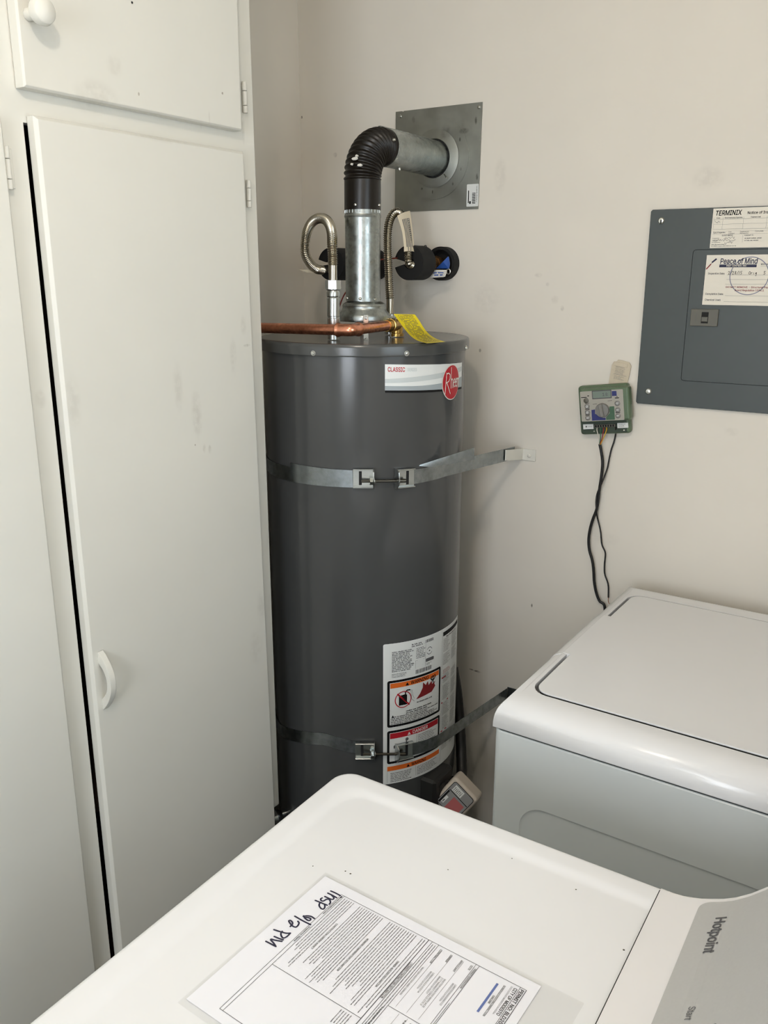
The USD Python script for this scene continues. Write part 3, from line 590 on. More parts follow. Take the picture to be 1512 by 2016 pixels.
obj('valve_body', join(rod((.438, -.001, 1.6215), (.438, -.060, 1.6215), .0135, 24), rod((.4345, -.050, 1.622), (.4345, -.104, 1.622), .0112, 24), lathe([(0, 0), (.017, 0), (.0185, .012), (.017, .024), (0, .024)], (.436, -.020, 1.6215), (0, -1, 0), 8)), W['bronze'], vv)
lv = frame(at(1, -.055, 862, 529), XP, UP)
V = [at(1, -.050, 858, 529), at(1, -.044, 883, 529), at(1, -.044, 884.5, 519), at(1, -.050, 882, 505), at(1, -.054, 872, 515)]
obj('lever', trimesh.convex.convex_hull(np.vstack([A(V), A(V)+[0, .004, 0]])), W['blue'], vv, smooth=20)
lt_p = [(845, 541), (849, 533.5), (857, 531.2), (878, 531), (879, 534), (875.5, 544.5), (872, 545.5), (849, 547), (845.5, 545)]
V = [at(1, -.085, *p) for p in lt_p]
obj('lever_tag', trimesh.convex.convex_hull(np.vstack([A(V), A(V)+[0, .003, 0]])), W['plastic'], vv, smooth=20, label='white tag with blue print')
obj('print', rects([]) if False else vf((A([at(1, -.0855, *p) for p in ((853, 536.5), (860, 535.5), (860, 538), (853, 539), (862, 535.5), (873.5, 536), (873, 538), (862, 538), (855, 540.5), (863, 540), (863, 543), (855, 543), (866, 540), (872, 540), (871, 542.5), (866, 543))]), A([[0, 1, 2, 3], [4, 5, 6, 7], [8, 9, 10, 11], [12, 13, 14, 15]]))), W['blue_ink'], vv)
obj('tag_ring', tube([at(1, -.07, 882.5, 534.5)+A([.0055*math.cos(t), 0, .0055*math.sin(t)]) for t in np.linspace(0, 2*np.pi, 25)], .0014, 8), W['screw'], vv)
solo('wire_hook', join(tube([at(1, -.05, 837.5, 486)+A([.0032*math.cos(t), 0, .0032*math.sin(t)]) for t in np.linspace(0, 2*np.pi, 21)], .0011, 8), rod(at(1, -.05, 837.5, 489), (.415, -.001, 1.645), .0011, 8)), W['iron'], 'tiny steel screw eye above the tagged sleeve', 'hook')
solo('thermocouple_wire', tube(spline([at(1, -.250, 662, 622), at(1, -.250, 667, 607), at(1, -.250, 679, 578), at(1, -.250, 705, 545), at(1, -.245, 735, 518), at(1, -.23, 748, 511.5), at(1, -.20, 765, 509.5), at(1, -.16, 782, 508)], 12), .0016, 8), W['orange_red'], 'thin dark red wire curving behind the flue', 'wire')

# ------------------------------------------------------------------ relief valve, copper discharge
cp = thing('discharge_pipe', 'copper relief pipe running left across the heater top from a brass valve', 'pipe', (.40, -.46, 1.48))
V0 = at(2, 1.487, 772, 640)                                        # valve outlet
c0 = at(2, 1.487, 690, 650); cl = at(2, 1.4835, 518, 645.5); du = (cl-c0)/np.linalg.norm(cl-c0)
a0 = c0+du*.034; b0 = c0+(V0-c0)/np.linalg.norm(V0-c0)*.036; db = (V0-c0)/np.linalg.norm(V0-c0)
obj('pipe', rod(a0, c0+du*((c0[0]-.012)/-du[0]), .0111, 24), W['copper'], cp)
obj('pipe', rod(b0, V0-db*.012, .0111, 24), W['copper'], cp)
bend = spline([a0, a0*.5+c0*.5+A([0, .001, 0]), c0+A([-.003, .005, 0]), c0*.5+b0*.5, b0], 8)
s = np.linspace(0, 1, len(bend)); rr = .0125+.0022*(np.exp(-((s-.04)/.05)**2)+np.exp(-((s-.96)/.05)**2))
obj('elbow', tube(bend, rr, 28), W['copper'], cp, label='copper elbow fitting')
obj('adapter', tube([V0-db*.030, V0-db*.024, V0-db*.0235, V0-db*.012, V0-db*.0115, V0], [.0125, .0138, .0128, .0132, .0150, .0150], 28), W['brass'], cp, label='brass adapter')
VB = V0+db*.026
rv = thing('relief_valve', 'brass relief valve with a curling yellow tag on the heater top', 'valve', (.435, -.205, 1.46))
obj('valve_body', join(lathe([(0, 1.4612), (.016, 1.4612), (.016, 1.468), (.0135, 1.469), (.0135, 1.4955), (.009, 1.5005), (0, 1.5005)], (VB[0], VB[1], 0), n=28), rod(V0+db*.0005, VB, .0140, 24)), W['brass'], rv)
obj('lever', join(rod((VB[0], VB[1], 1.4985), (VB[0], VB[1], 1.5085), .0028, 10), rbox(VB[0]-.003, VB[0]+.028, VB[1]-.004, VB[1]+.004, 1.5065, 1.5085, .0006)), W['screw'], rv)
L_ = [at(1, -.285, 775, 618), at(1, -.287, 779, 624), at(1, -.293, 786.5, 634), at(1, -.305, 796, 647), at(1, -.335, 808, 661), at(1, -.385, 822, 670.5), at(2, 1.4662, 841, 676)]
R_ = [at(1, -.268, 816, 619), at(1, -.269, 819, 622), at(1, -.272, 826, 632), at(1, -.280, 834, 645), at(1, -.298, 844, 657), at(1, -.335, 859, 667), at(2, 1.4664, 877.5, 673)]
Ls, Rs = spline(L_, 5), spline(R_, 5)
v2, q2 = sheet(list(zip(Ls, Rs)), 5, .0)
yt = obj('valve_tag', vf((v2, q2)), W['yellow'], rv, smooth=True, label='curling yellow warning tag with small print')
st2 = []
gg = np.random.default_rng(5)
for i in range(2, len(Ls)-2):
    for u0 in np.arange(.14, .86, .06):
        if gg.random() < .72:
            f0, f1 = Ls[i]*(1-u0)+Rs[i]*u0, Ls[i]*(1-u0-.04)+Rs[i]*(u0+.04); k = .45; d0 = Ls[i+1]*(1-u0)+Rs[i+1]*u0
            n_ = -FWD*.0006+A([0, 0, .0004]); st2.append((A([f0, f1, f1+(d0-f0)*k, f0+(d0-f0)*k])+n_, A([[0, 1, 2, 3]])))
obj('print', join(*[vf(s) for s in st2]), W['mid_ink'], yt)

# ------------------------------------------------------------------ seismic straps
def band_mesh(path, w, t=.0012):
    """strap along (centre point, outward normal, z-centre) samples"""
    V = []
    for p, n in path:
        p, n = A(p, float), A(n, float); V += [p+[0, 0, w/2], p+[0, 0, w/2]+n*t, p-[0, 0, w/2]+n*t, p-[0, 0, w/2]]
    N, F = len(path), []
    for i in range(N-1):
        a, b = 4*i, 4*i+4
        for k in range(4): F.append([a+k, b+k, b+(k+1) % 4, a+(k+1) % 4])
    F += [[0, 1, 2, 3], [4*N-1, 4*N-2, 4*N-3, 4*N-4]]
    return vf((A(V), A(F)[:, ::-1]))
def arc(th0, th1, zf, R=HR+.0008, n=40):
    out = []
    for th in np.linspace(th0, th1, n):
        t = math.radians(th); nn = A([math.cos(t), math.sin(t), 0]); out.append((A([HX, HY, zf(th)])+R*nn, nn))
    return out
def clamp_bracket(th, z, side, roll=0.):
    f = lt(th, HR+.0022, z)
    e = Polygon([(-.0215, .002), (-.0215, .026), (-.012, .030), (.010, .026), (.0215, .018), (.0215, .002)])
    ear = prism(Polygon([(-.0215, 0), (.0215, 0), (.023, .010), (.017, .021), (.004, .0245), (-.008, .022), (-.0215, .010)]), .0022)
    ev, ef = ear; xe = .0215*side
    ev = np.c_[xe+ev[:, 2]-.0011, ev[:, 0], ev[:, 1]]
    ms = [rbox(-.0215, .0215, -.0200, .0200, 0, .0022, .0008), rbox(-.0215, .0215, .0175, .0200, .0, .0095, .0008), rbox(-.0215, .0215, -.0200, -.0175, 0, .0095, .0008), (ev, ef)]
    return f, join(*[f(m) for m in ms]), f(rbox(-.006*side-.003, -.006*side+.003, -.0145, .0145, .0019, .0027, .0003))
def seismic_strap(label, zl, th_l, th_r, zb_l, zb_r, z_r, anchor, tail):
    t = thing('seismic_strap', label, 'strap', (HX, HY, zb_l-.02))
    obj('band', band_mesh(arc(-232, th_l-3, zl), .031), W['strap'], t, label='steel band around the left side')
    lead = math.radians(-6); tp = A([HX+(HR+.0008)*math.cos(lead), HY+(HR+.0008)*math.sin(lead), 0])
    pr = arc(th_r+4.5, -6, z_r, n=14); e = A(anchor); nn = A([math.cos(lead), math.sin(lead), 0])
    z6 = z_r(-6)
    for u in (.33, .66, 1.): pr.append((A([tp[0]+(e[0]-tp[0])*u, tp[1]+(e[1]-tp[1])*u, z6+(e[2]-z6)*u]), nn))
    obj('band', band_mesh(pr, .031), W['strap'], t, label='steel band running to the wall')
    if tail is not None: obj('band_tail', tail, W['strap'], t, label='loose tapered band end')
    fl, m1, d1 = clamp_bracket(th_l, zb_l, 1); fr, m2, d2 = clamp_bracket(th_r, zb_r, -1)
    b1 = obj('bracket', m1, W['zinc'], t); b2 = obj('bracket', m2, W['zinc'], t); obj('slot', d1, W['dark'], b1); obj('slot', d2, W['dark'], b2)
    p, q = fl.at(-.004, -.004, .0125), fr.at(.004, -.004, .0125)
    u = (q-p)/np.linalg.norm(q-p)
    obj('bolt', join(rod(p, q-u*.012, .0030, 12), rod(q-u*.026, q-u*.006, .0042, 12)), W['bolt'], t)
    e0 = fl.at(.0130, -.004, .0125); obj('nut', tube([e0, e0+u*.0045, e0+u*.0085], .0080, 6), W['zinc'], t, smooth=20)
    obj('washer', rod(e0+u*.0085, e0+u*.0097, .0090, 16), W['zinc'], t)
    return t
# upper: folded tail of the left band, loose tail of the right band
ta = A([at(0, .612, 821, 917), at(0, .690, 934, 881), at(0, .690, 934, 905), at(0, .632, 848, 920)])
nrm = np.cross(ta[1]-ta[0], ta[2]-ta[0]); nrm /= np.linalg.norm(nrm)
tail = trimesh.convex.convex_hull(np.vstack([ta, ta+nrm*.0012]))
s1 = seismic_strap('upper steel seismic strap with bolted clamp around the heater', lambda th: 1.1835+.0022*math.sin(math.radians(th+95)), -56.5, -34.5, 1.1900, 1.1865, lambda th: 1.1855+.0006*(th+33)*.2, (.6625, -.030, 1.1765), tail)
fold = band_mesh(arc(-99.5, -62, lambda th: 1.1930+.0030*(1-(th+99.5)/37.5), R=HR+.0022, n=18), .026, .001)
obj('band_tail', fold, W['strap'], s1, label='folded band end lying above the band')
zll = lambda th: float(np.interp(th, [-232, -122, -100, -80, -61], [.50, .5295, .553, .572, .560]))
seismic_strap('lower steel seismic strap crossing the warning label', zll, -56.5, -33.5, .5555, .5430, lambda th: .541-.0004*(th+33), (.6600, -.006, .5150), None)
wb = thing('strap_anchor', 'white-painted bracket screwed to the wall where the upper strap ends', 'bracket', (.676, 0, 1.17))
q = [at(1, -.003, 1030, 883), at(1, -.003, 1055, 887), at(1, -.003, 1055, 909), at(1, -.003, 1030, 907)]
pz0, pz1, px0, px1 = q[3][2]+.0015, q[0][2], q[0][0], q[1][0]
obj('plate', rbox(px0-.001, px1, -.0035, -.0004, pz0, pz1, .001), W['cab'], wb)
k0, k1 = at(1, -.075, 988, 899), at(1, -.058, 1016, 911)
arm = np.vstack([[(px0-.001, -.0035, pz0), (px0-.001, -.0035, pz1), (px0-.001, -.0005, pz0), (px0-.001, -.0005, pz1)], [(.6615, -.080, 1.1920), (.6615, -.080, 1.1660), (.6640, -.080, 1.1920), (.6640, -.080, 1.1660)]])
obj('arm', trimesh.convex.convex_hull(arm), W['cab'], wb)
obj('screw', dome_screw(at(1, -.0036, 1042, 897), (0, -1, 0), .005, .003), W['cab'], wb)
wb2 = thing('strap_anchor', 'dull steel bracket on the wall where the lower strap ends behind the washer', 'bracket', (.668, 0, .515))
obj('plate', rbox(.660, .695, -.0025, -.0004, .497, .533, .001), W['strap'], wb2)
obj('screw', dome_screw((.680, -.0026, .515), (0, -1, 0), .005, .003), W['screw'], wb2)
solo('gas_line', tube(spline([at(1, -.12, 892, 1315), at(1, -.13, 899, 1360), at(1, -.15, 905, 1420), at(1, -.18, 908, 1480), at(1, -.22, 908, 1530), (.655, -.29, .40)], 10), .0135, 20), W['iron'], 'black gas line hanging between the heater and the wall', 'pipe')

# ------------------------------------------------------------------ electrical panel and the notices on it
ep = thing('electrical_panel', 'dark grey breaker panel cover with a hinged door on the wall', 'electrical panel', (1.15, 0, 1.32))
cov = Polygon([(.9465, 1.3180), (1.365, 1.3180), (1.365, 1.7262), (.9455, 1.7280), (.9420, 1.7245), (.9432, 1.3215)])
dr = rrect(1.0372, 1.3757, 1.270, 1.6452, .006)
obj('cover', BW(prism(cov.difference(dr.buffer(.0010)), .0065), .0), W['panel'], ep)
obj('cover_back', BW(prism(dr.buffer(.004), .0035), .0), W['panel'], ep)
do = obj('door', BW(prism(dr, .0042), .0036), W['panel'], ep)
a, b = at(1, -.012, 1361, 608), at(1, -.012, 1412, 643)
la = obj('latch', rbox(a[0], b[0], -.0135, -.0088, b[2], a[2], .0012), W['latch'], do, label='taupe slide latch')
obj('latch_recess', rbox(a[0]+.0225, a[0]+.0365, -.0138, -.0130, b[2]+.006, a[2]-.006, .0002), W['dark'], do)
obj('latch_tab', rbox(a[0]+.0235, a[0]+.0355, -.0147, -.0136, b[2]+.0095, b[2]+.019, .0004), W['latch'], do)
obj('lettering', frame((a[0]+.0125, -.0137, b[2]+.009), UP, (-1, 0, 0))(flat_text('SQUARE D', .0018, 0, 0, False, .016)), W['mid_ink'], do)
for px, py in ((1302, 434.5), (1276.5, 770.5)): obj('screw', join(dome_screw(at(1, -.0077, px, py), (0, -1, 0), .0068, .0042, 24)), W['screw'], ep)
s0 = at(1, -.0119, 1301.3, 435.5); obj('screw_slot', rbox(s0[0]-.0013, s0[0]+.0013, s0[1]-.0003, s0[1]+.001, s0[2]-.0035, s0[2]+.0030, .0002), W['dark'], ep)

tx = thing('inspection_notice', 'upper white inspection notice stuck at the top of the electrical panel', 'notice', (1.17, -.008, 1.649))
N1 = frame((1.0690, -.0080, 1.6487), XP, (-.030, 0, 1.))
hN = .0768
obj('paper', N1(prism(sbox(0, 0, .215, hN), .0003)), W['card'], tx)
def n1(m, c): return obj('print', N1(m, .0006), W[c], tx)
obj('lettering', N1(flat_text('TERMINIX', .0092, .0042, hN-.0135, True, .0505, .12), .0006), W['ink'], tx)
obj('lettering', N1(flat_text('Notice of Inspection', .0048, .066, hN-.0125, True, .062), .0006), W['ink'], tx)
n1(rects([(.003, .0555, .205, .0559), (.003, .0460, .205, .0463), (.003, .0362, .205, .0366), (.003, .0325, .205, .0327), (.003, .036, .0033, .0595), (.0205, .036, .0208, .0595), (.060, .036, .0603, .0595), (.1035, .036, .1038, .0595), (.062, .010, .0623, .0245), (.003, .0265, .205, .0267)]), 'grey_ink')
n1(join(flat_text('Date', .0024, .0075, .0572, True), flat_text('Wood Destroying Organisms', .0024, .0235, .0572, True, .034), flat_text('Treatment Used', .0024, .073, .0572, True, .019), flat_text('Type of Inspection', .0026, .0035, .0288, True, .024), flat_text('Full', .0024, .034, .0300), flat_text('Limited', .0024, .034, .0268), flat_text('Supplemental', .0024, .056, .0300, False, .017), flat_text('Reinspection', .0024, .056, .0268, False, .016), flat_text('Complete', .0024, .084, .0300, False, .016),
        flat_text('DO NOT REMOVE', .0026, .022, .0230, True, .021), flat_text('PURSUANT TO', .0024, .065, .0225, True, .017), para(.066, .110, .0190, 2, .0042, .0018, 90, (.6, .95)), para(.003, .052, .0045, 1, .003, .0013, 91, (1, 1)), para(.003, .032, .0075, 1, .003, .0013, 93, (1, 1)), flat_text('Inspector', .0022, .0035, .0180), flat_text('Address', .0022, .0035, .0140), flat_text('In Attendance', .0022, .0035, .0100, False, .016)), 'mid_ink')
gz = np.random.default_rng(11)
def scribble(x0, x1, y, h, seed):
    g = np.random.default_rng(seed); xx = np.arange(x0, x1, h*.33); return [(a+g.uniform(-.2, .2)*h*.3, y+g.uniform(-.1, 1)*h) for a in xx]
n1(strokes([scribble(.0045, .0165, .049, .0042, 1), scribble(.026, .048, .0175, .0042, 2), scribble(.006, .050, .0130, .0042, 3), scribble(.028, .045, .0085, .0038, 4)], .0005), 'mid_ink')

pm = thing('pest_card', 'lower cream inspection card with a round stamp on the electrical panel door', 'notice', (1.16, -.009, 1.535))
N2 = frame((1.0655, -.0096, 1.5353), XP, (-.022, 0, 1.)); h2 = .0998
obj('paper', N2(prism(sbox(0, 0, .155, h2), .0003)), W['card'], pm)
def n2(m, c, name='print'): return obj(name, N2(m, .0006), W[c], pm)
pom = flat_text('Peace of Mind', .0104, .0270, h2-.0175, True, .0720, .06)
n2(pom, 'navy', 'lettering'); n2(rects([(.0268, h2-.0245, .0985, h2-.0190)]), 'navy')
obj('lettering', N2(flat_text('PEST CONTROL INC', .0030, .0405, h2-.0232, True, .039), .0009), W['card'], pm)
n2(strokes([[(.0020, h2-.0275), (.0095, h2-.0185)]], .0022), 'dred'); n2(strokes([[(.0125, h2-.0140), (.0190, h2-.0085)]], .0032), 'navy'); n2(strokes([[(.0100, h2-.0178), (.0125, h2-.0145)]], .001), 'grey_ink')
n2(join(flat_text('Inspection Date:', .0036, .0060, h2-.0385, True, .033), flat_text('Completion Date:', .0036, .0045, .0205, True, .036), flat_text('Chemical Used:', .0036, .0045, .0085, True, .032), flat_text('REG. NO.', .0034, .1060, h2-.0205, True, .016)), 'mid_ink', 'lettering')
n2(rects([(.0435, h2-.0395, .150, h2-.0391), (.0435, h2-.0485, .150, h2-.0481), (.0420, h2-.0578, .150, h2-.0574), (.0440, .0190, .150, .0194), (.0430, .0070, .150, .0074), (.106, h2-.0230, .135, h2-.0226)]), 'grey_ink')
n2(join(flat_text('DO NOT REMOVE - Structural Pest', .0034, .0435, .0345, True, .084), flat_text('Board Regulation 1996.1', .0034, .0615, .0285, True, .056)), 'dred', 'lettering')
hw = {'2': [(0, .7), (.2, 1), (.5, .8), (.1, 0), (.6, .05)], '/': [(0, -.1), (.45, 1.1)], '8': [(.5, .8), (.2, 1), (.1, .75), (.5, .3), (.3, 0), (.05, .2), (.5, .8)], '1': [(.25, 1), (.15, 0)], '5': [(.6, 1), (.2, 1), (.15, .6), (.5, .45), (.4, .05), (.05, .05)],
      'O': [(.4, .95), (.1, .6), (.15, .1), (.5, 0), (.65, .5), (.4, .95)], 'r': [(.1, .6), (.1, 0), (.1, .4), (.4, .6)], 'i': [(.1, .6), (.15, 0)], 'g': [(.5, .6), (.15, .5), (.2, .1), (.5, .5), (.45, -.4), (.1, -.4)], 'S': [(.6, .9), (.25, 1), (.15, .65), (.55, .4), (.4, 0), (.05, .1)], '.': [(0, 0), (.08, .02)]}
def hand(txt, x, y, h):
    out = []
    for ch in txt:
        if ch in hw: out.append([(x+a*h, y+b*h) for a, b in hw[ch]]); x += h*(.75 if ch not in '/1i.' else .5)
        else: x += h*.9
    return out
n2(strokes(hand('2/28/15  Orig  S', .0455, h2-.0385, .0062), .0007), 'ink', 'handwriting')
n2(tri(Point(.0865, h2-.0415).buffer(.0375, quad_segs=20).difference(Point(.0865, h2-.0415).buffer(.0360, quad_segs=20))), 'stamp', 'stamp')

# ------------------------------------------------------------------ irrigation timer, its tag and cords
tm = thing('irrigation_timer', 'small green irrigation timer with a dial and screen on the wall left of the panel', 'timer', (.88, 0, 1.24))
TA = math.radians(7.6); TX, TY = A([math.cos(TA), 0, math.sin(TA)]), A([-math.sin(TA), 0, math.cos(TA)])
TF = frame((.8225, -.0008, 1.2355), TX, TY)
obj('housing', TF(rbox(.002, .1190, .0, .1130, 0, .0215, .007, True)), W['green'], tm, label='green back housing')
obj('terminal_bay', TF(rbox(.006, .112, .003, .034, .0195, .0225, .001)), W['dgreen'], tm, label='dark green open wiring bay')
tb = lambda x, y, z=0.: TF.at(x, y, z)
o = at(1, -.045, 1100+335/7.56, 680+1145/7.56)
CF = frame(o, TX, TY)                                              # front cover, lower left corner
cw, chh = .1135, .0755
fc = obj('front_cover', CF(rbox(0, cw, 0, chh, -.024, .0, .006, True)), W['green'], tm, label='green front cover with controls')
obj('side_tab', CF(rbox(-.004, .004, .016, .034, -.020, -.006, .002)), W['dgreen'], fc)
obj('faceplate', CF(tri(rrect(.0015, .0015, .1005, .0700, .002)), .0004), W['timer_grey'], fc)
obj('screen_bezel', CF(rbox(.0295, .0745, .0515, .0705, -.001, .0012, .001)), W['mid_ink'], fc)
obj('screen', CF(tri(rrect(.0315, .0535, .0728, .0685, .001)), .0014), W['lcd'], fc, label='grey-green display')
obj('print', CF(join(flat_text('1', .0068, .0530, .0575, True), flat_text('8:', .0068, .0608, .0575, True, .0055)), .0016), W['mid_ink'], fc)
dc = (.0520, .0255)
obj('print', CF(tri(Polygon([(.026, .027), (.034, .028), (.034, .018), (.052, .008), (.058, .008), (.058, .003), (.026, .003)])), .0007), W['tblue'], fc); obj('print', CF(join(rects([(.0755, .0560, .0860, .0668)])), .0007), W['tblue'], fc)
obj('print', CF(tri(Polygon([(.0590, .0030), (.0790, .0030), (.0790, .0330), (.0680, .0330), (.0680, .0180), (.0590, .0090)])), .0007), W['tgreen'], fc)
dl = obj('dial', CF(lathe([(0, 0), (.0160, 0), (.0158, .005), (.0148, .0068), (0, .0072)], (*dc, 0.), n=36)), W['dial'], fc, label='round grey dial')
obj('dial_grip', CF((lambda m: (np.c_[dc[0]+m[0][:, 0]*math.cos(.14)-m[0][:, 1]*math.sin(.14), dc[1]+m[0][:, 0]*math.sin(.14)+m[0][:, 1]*math.cos(.14), m[0][:, 2]], m[1]))(vf(rbox(-.0038, .0038, -.0145, .0155, .0055, .0135, .002)))), W['dial'], fc)
for (bx, by), ch in zip(((.0165, .0355), (.0165, .0220), (.0165, .0095), (.0150, .0490), (.0865, .0390), (.0865, .0245), (.0865, .0115)), 'ABC?+-*'):
    bt = obj('button', CF(lathe([(0, 0), (.0060, 0), (.0058, .0016), (.0045, .0024), (0, .0027)], (bx, by, 0.), n=20)), W['dial'] if ch != '?' else W['latch'], fc)
    if ch in 'AB': obj('print', CF(join(*[outline(rrect(bx-.0022, by-.0024, bx+.0022, by+.0024, .001), .0012)]), .0030), W['label'], fc)
    elif ch != '?': obj('print', CF(rects([(bx-.0026, by-.0009, bx+.0026, by+.0009)]+([(bx-.0008, by-.0026, bx+.0008, by+.0026)] if ch == '+' else [])), .0030), W['label'], fc)
obj('print', CF(join(rects([(.0035, .0558, .0170, .0572), (.0185, .0585, .0225, .0605), (.0120, .0424, .0220, .0434), (.0110, .0288, .0220, .0300), (.0110, .0155, .0220, .0167), (.0815, .0505, .0910, .0523), (.0850, .0535, .0880, .0548), (.0810, .0178, .0920, .0190), (.065, .0455, .075, .0462), (.030, .0395, .040, .0402)])), .0007), W['ink'], fc)
def tpos(px, py, y): return at(1, y, 1100+px/7.56, 680+py/7.56)
ts = frame(tpos(540, 1222, -.026), TX, TY)
obj('terminal_strip', ts(rbox(0, .048, 0, .0065, -.002, .003, .0006)), W['latch'], tm)
obj('terminal', join(*[ts(rbox(.0015+.0058*k, .0050+.0058*k, .001, .0055, .0025, .0036, .0003)) for k in range(8)]), W['ink'], tm)
for (px, py, w) in ((366, 1250, .0245), (874, 1232, .0245)):
    f = frame(tpos(px, py, -.0262), TX, TY); lb = obj('wiring_label', f(rbox(0, w, 0, .0118, -.003, .0004, .0005)), W['label'], tm)
    obj('print', f(join(rects([(.006, .0045, .0095, .0078), (.012, .0055, .022, .0062)]) if px < 500 else para(.003, .022, .009, 3, .0028, .001, 97)), .0008), W['mid_ink'], lb)
for px, py in ((527, 1280), (970, 1262)): obj('screw', dome_screw(tpos(px, py, -.0238), (0, -1, 0), .0020, .001), W['screw'], tm)
ctp = lambda px, py, y: at(1, y, 1120+px/5.307, 840+py/5.307)
end = ctp(322, 190, -.020)
for nm, c, px in (('white', 'wire_w', 572), ('green', 'wire_g', 625), ('red', 'wire_r', 670), ('yellow', 'wire_y', 712)):
    p0 = tpos(px, 1222, -.026); p1 = tpos(px-2, 1265, -.030); p2 = tpos((px*1.2+620)/2.2, 1370, -.028)
    obj('wire', tube(spline([p0, p1, p2, end+A([(px-640)*.00002, 0, .001])], 8), .0011, 8), W[c], tm, label='%s wire' % nm)
mt = thing('cable', 'thick black cable hanging from the timer to behind the washer', 'cable', ctp(375, 1885, -.012))
thick = [(322, 180), (340, 270), (352, 380), (340, 520), (320, 650), (302, 800), (285, 880), (250, 970), (222, 1070), (207, 1180), (215, 1290), (245, 1400), (258, 1500), (265, 1620), (285, 1730), (320, 1820), (375, 1885), (430, 1960)]
obj('jacket', tube(spline([ctp(*p, -.014) for p in thick[:-1]]+[(.912, -.014, .76), (.922, -.014, .66), (.925, -.014, .50), (.922, -.014, .30), (.924, -.014, .012)], 8), .0034, 14), W['cord'], mt)
thin = [(487, 60), (487, 85), (470, 160), (440, 250), (415, 370), (400, 440), (360, 550), (325, 630), (296, 700), (284, 780), (288, 880), (300, 960), (330, 1090), (345, 1230), (380, 1320), (372, 1440), (375, 1540), (410, 1650), (412, 1785)]
ct = thing('thin_cord', 'thin black cord with a bare end twisting around the thick cable', 'cord', ctp(412, 1850, -.012))
obj('jacket', tube(spline([tpos(850, 1222, -.028)]+[ctp(*p, -.008-.012*(500 < p[1] < 900)) for p in thin[1:]], 8), .0018, 10), W['cord'], ct)
obj('bare_end', tube(spline([ctp(*p, -.008) for p in ((412, 1780), (410, 1815), (414, 1838), (424, 1852))], 6), .0007, 8), W['copper'], ct)
bt_ = [(740, 590), (770, 400), (790, 290), (820, 240), (862, 240), (880, 215), (940, 222), (1050, 255), (1078, 310), (1050, 440), (1015, 590)]
bp_ = [at(1, -.004, 1100+a/7.56, 680+b/7.56) for a, b in bt_]
pg = thing('paper_tag', 'beige folded paper label tucked behind the top of the timer', 'tag', (.925, 0, 1.36))
obj('paper', BW(prism(Polygon([(p[0], p[2]) for p in bp_]), .002), .0010), W['beige'], pg)
ppr = [at(1, -.0045, 1100+a/7.56, 680+b/7.56) for a, b in ((835, 300), (1045, 330), (1005, 470), (815, 430))]
pf = frame((ppr[3][0], -.0044, ppr[3][2]), ppr[2]-ppr[3], UP)
obj('print', pf(join(para(.002, .026, .019, 6, .0030, .0010, 99, (.7, 1)), rects([(-.001, .0008, .030, .0014)]), para(.002, .026, -.002, 3, .0030, .0010, 100, (.7, 1))), .0003), W['grey_ink'], pg)
obj('fold', pf(trimesh.Trimesh(*vf(rbox(-.0035, .0275, .020, .0285, .0, .0012, .0005)))), W['beige'], pg)

# ------------------------------------------------------------------ rounded sheet-metal tops
def rr_ring(x0, x1, y0, y1, r, n=10):
    out = []
    for cx, cy, a0 in ((x1-r, y1-r, 0), (x0+r, y1-r, 90), (x0+r, y0+r, 180), (x1-r, y0+r, 270)):
        for a in np.radians(np.linspace(a0, a0+90, n)): out.append((cx+r*math.cos(a), cy+r*math.sin(a)))
    return A(out)
def pan(x0, x1, y0, y1, rings, rc):
    """stacked rounded-rectangle rings (inset, z[, inset at x, corner]) closed at both ends"""
    V, n = [], 0
    for g in rings:
        i, z = g[0], g[1]; r = max(rc-i, .003) if len(g) < 3 else g[2]
        R = rr_ring(x0+i, x1-i, y0+i, y1-i, r); V.append(np.c_[R, np.full(len(R), z)]); n = len(R)
    N = len(rings); V = np.vstack(V); i, j = np.meshgrid(np.arange(N-1), np.arange(n), indexing='ij')
    q = np.stack([i*n+j, i*n+(j+1) % n, (i+1)*n+(j+1) % n, (i+1)*n+j], -1).reshape(-1, 4)
    k = np.arange(1, n-1)
    return V, np.vstack([q[:, [0, 1, 2]], q[:, [0, 2, 3]], np.c_[0*k, k+1, k], (N-1)*n+np.c_[0*k, k, k+1]])

# ------------------------------------------------------------------ washer (beside the back wall)
WX0, WX1, WY0, WY1 = .9640, 1.650, -.7420, -.0700
ws = thing('washing_machine', 'white top-loading washer with a closed lid under the electrical panel', 'washer', (WX0, WY0, 0))
ws_rot = -math.radians(.75); WC = A([WX0, WY0, 0])
def wr(m):
    v, f = vf(m); c, s_ = math.cos(ws_rot), math.sin(ws_rot); d = v-WC
    return np.c_[WC[0]+c*d[:, 0]-s_*d[:, 1], WC[1]+s_*d[:, 0]+c*d[:, 1], v[:, 2]], f
body = boolean(pan(WX0+.001, WX1, WY0+.001, WY1-.001, [(.010, .03), (0, .04), (0, .8605), (.002, .8625)], .014))
gp = lambda x0, x1, z0, z1, r, y: np.c_[rr_ring(x0, x1, z0, z1, r)[:, 0], np.full(40, y), rr_ring(x0, x1, z0, z1, r)[:, 1]]
groove = boolean(trimesh.convex.convex_hull(np.vstack([gp(1.020, 1.596, .215, .7405, .044, WY0-.004), gp(1.020, 1.596, .215, .7405, .044, WY0+.0012), gp(1.0255, 1.5905, .2205, .7335, .040, WY0+.0044)])))   # pressed panel
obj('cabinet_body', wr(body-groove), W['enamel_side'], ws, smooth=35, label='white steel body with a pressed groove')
obj('seam', wr(pan(WX0+.004, WX1-.004, WY0+.004, WY1-.004, [(0, .8600), (0, .8680)], .012)), W['seam'], ws)
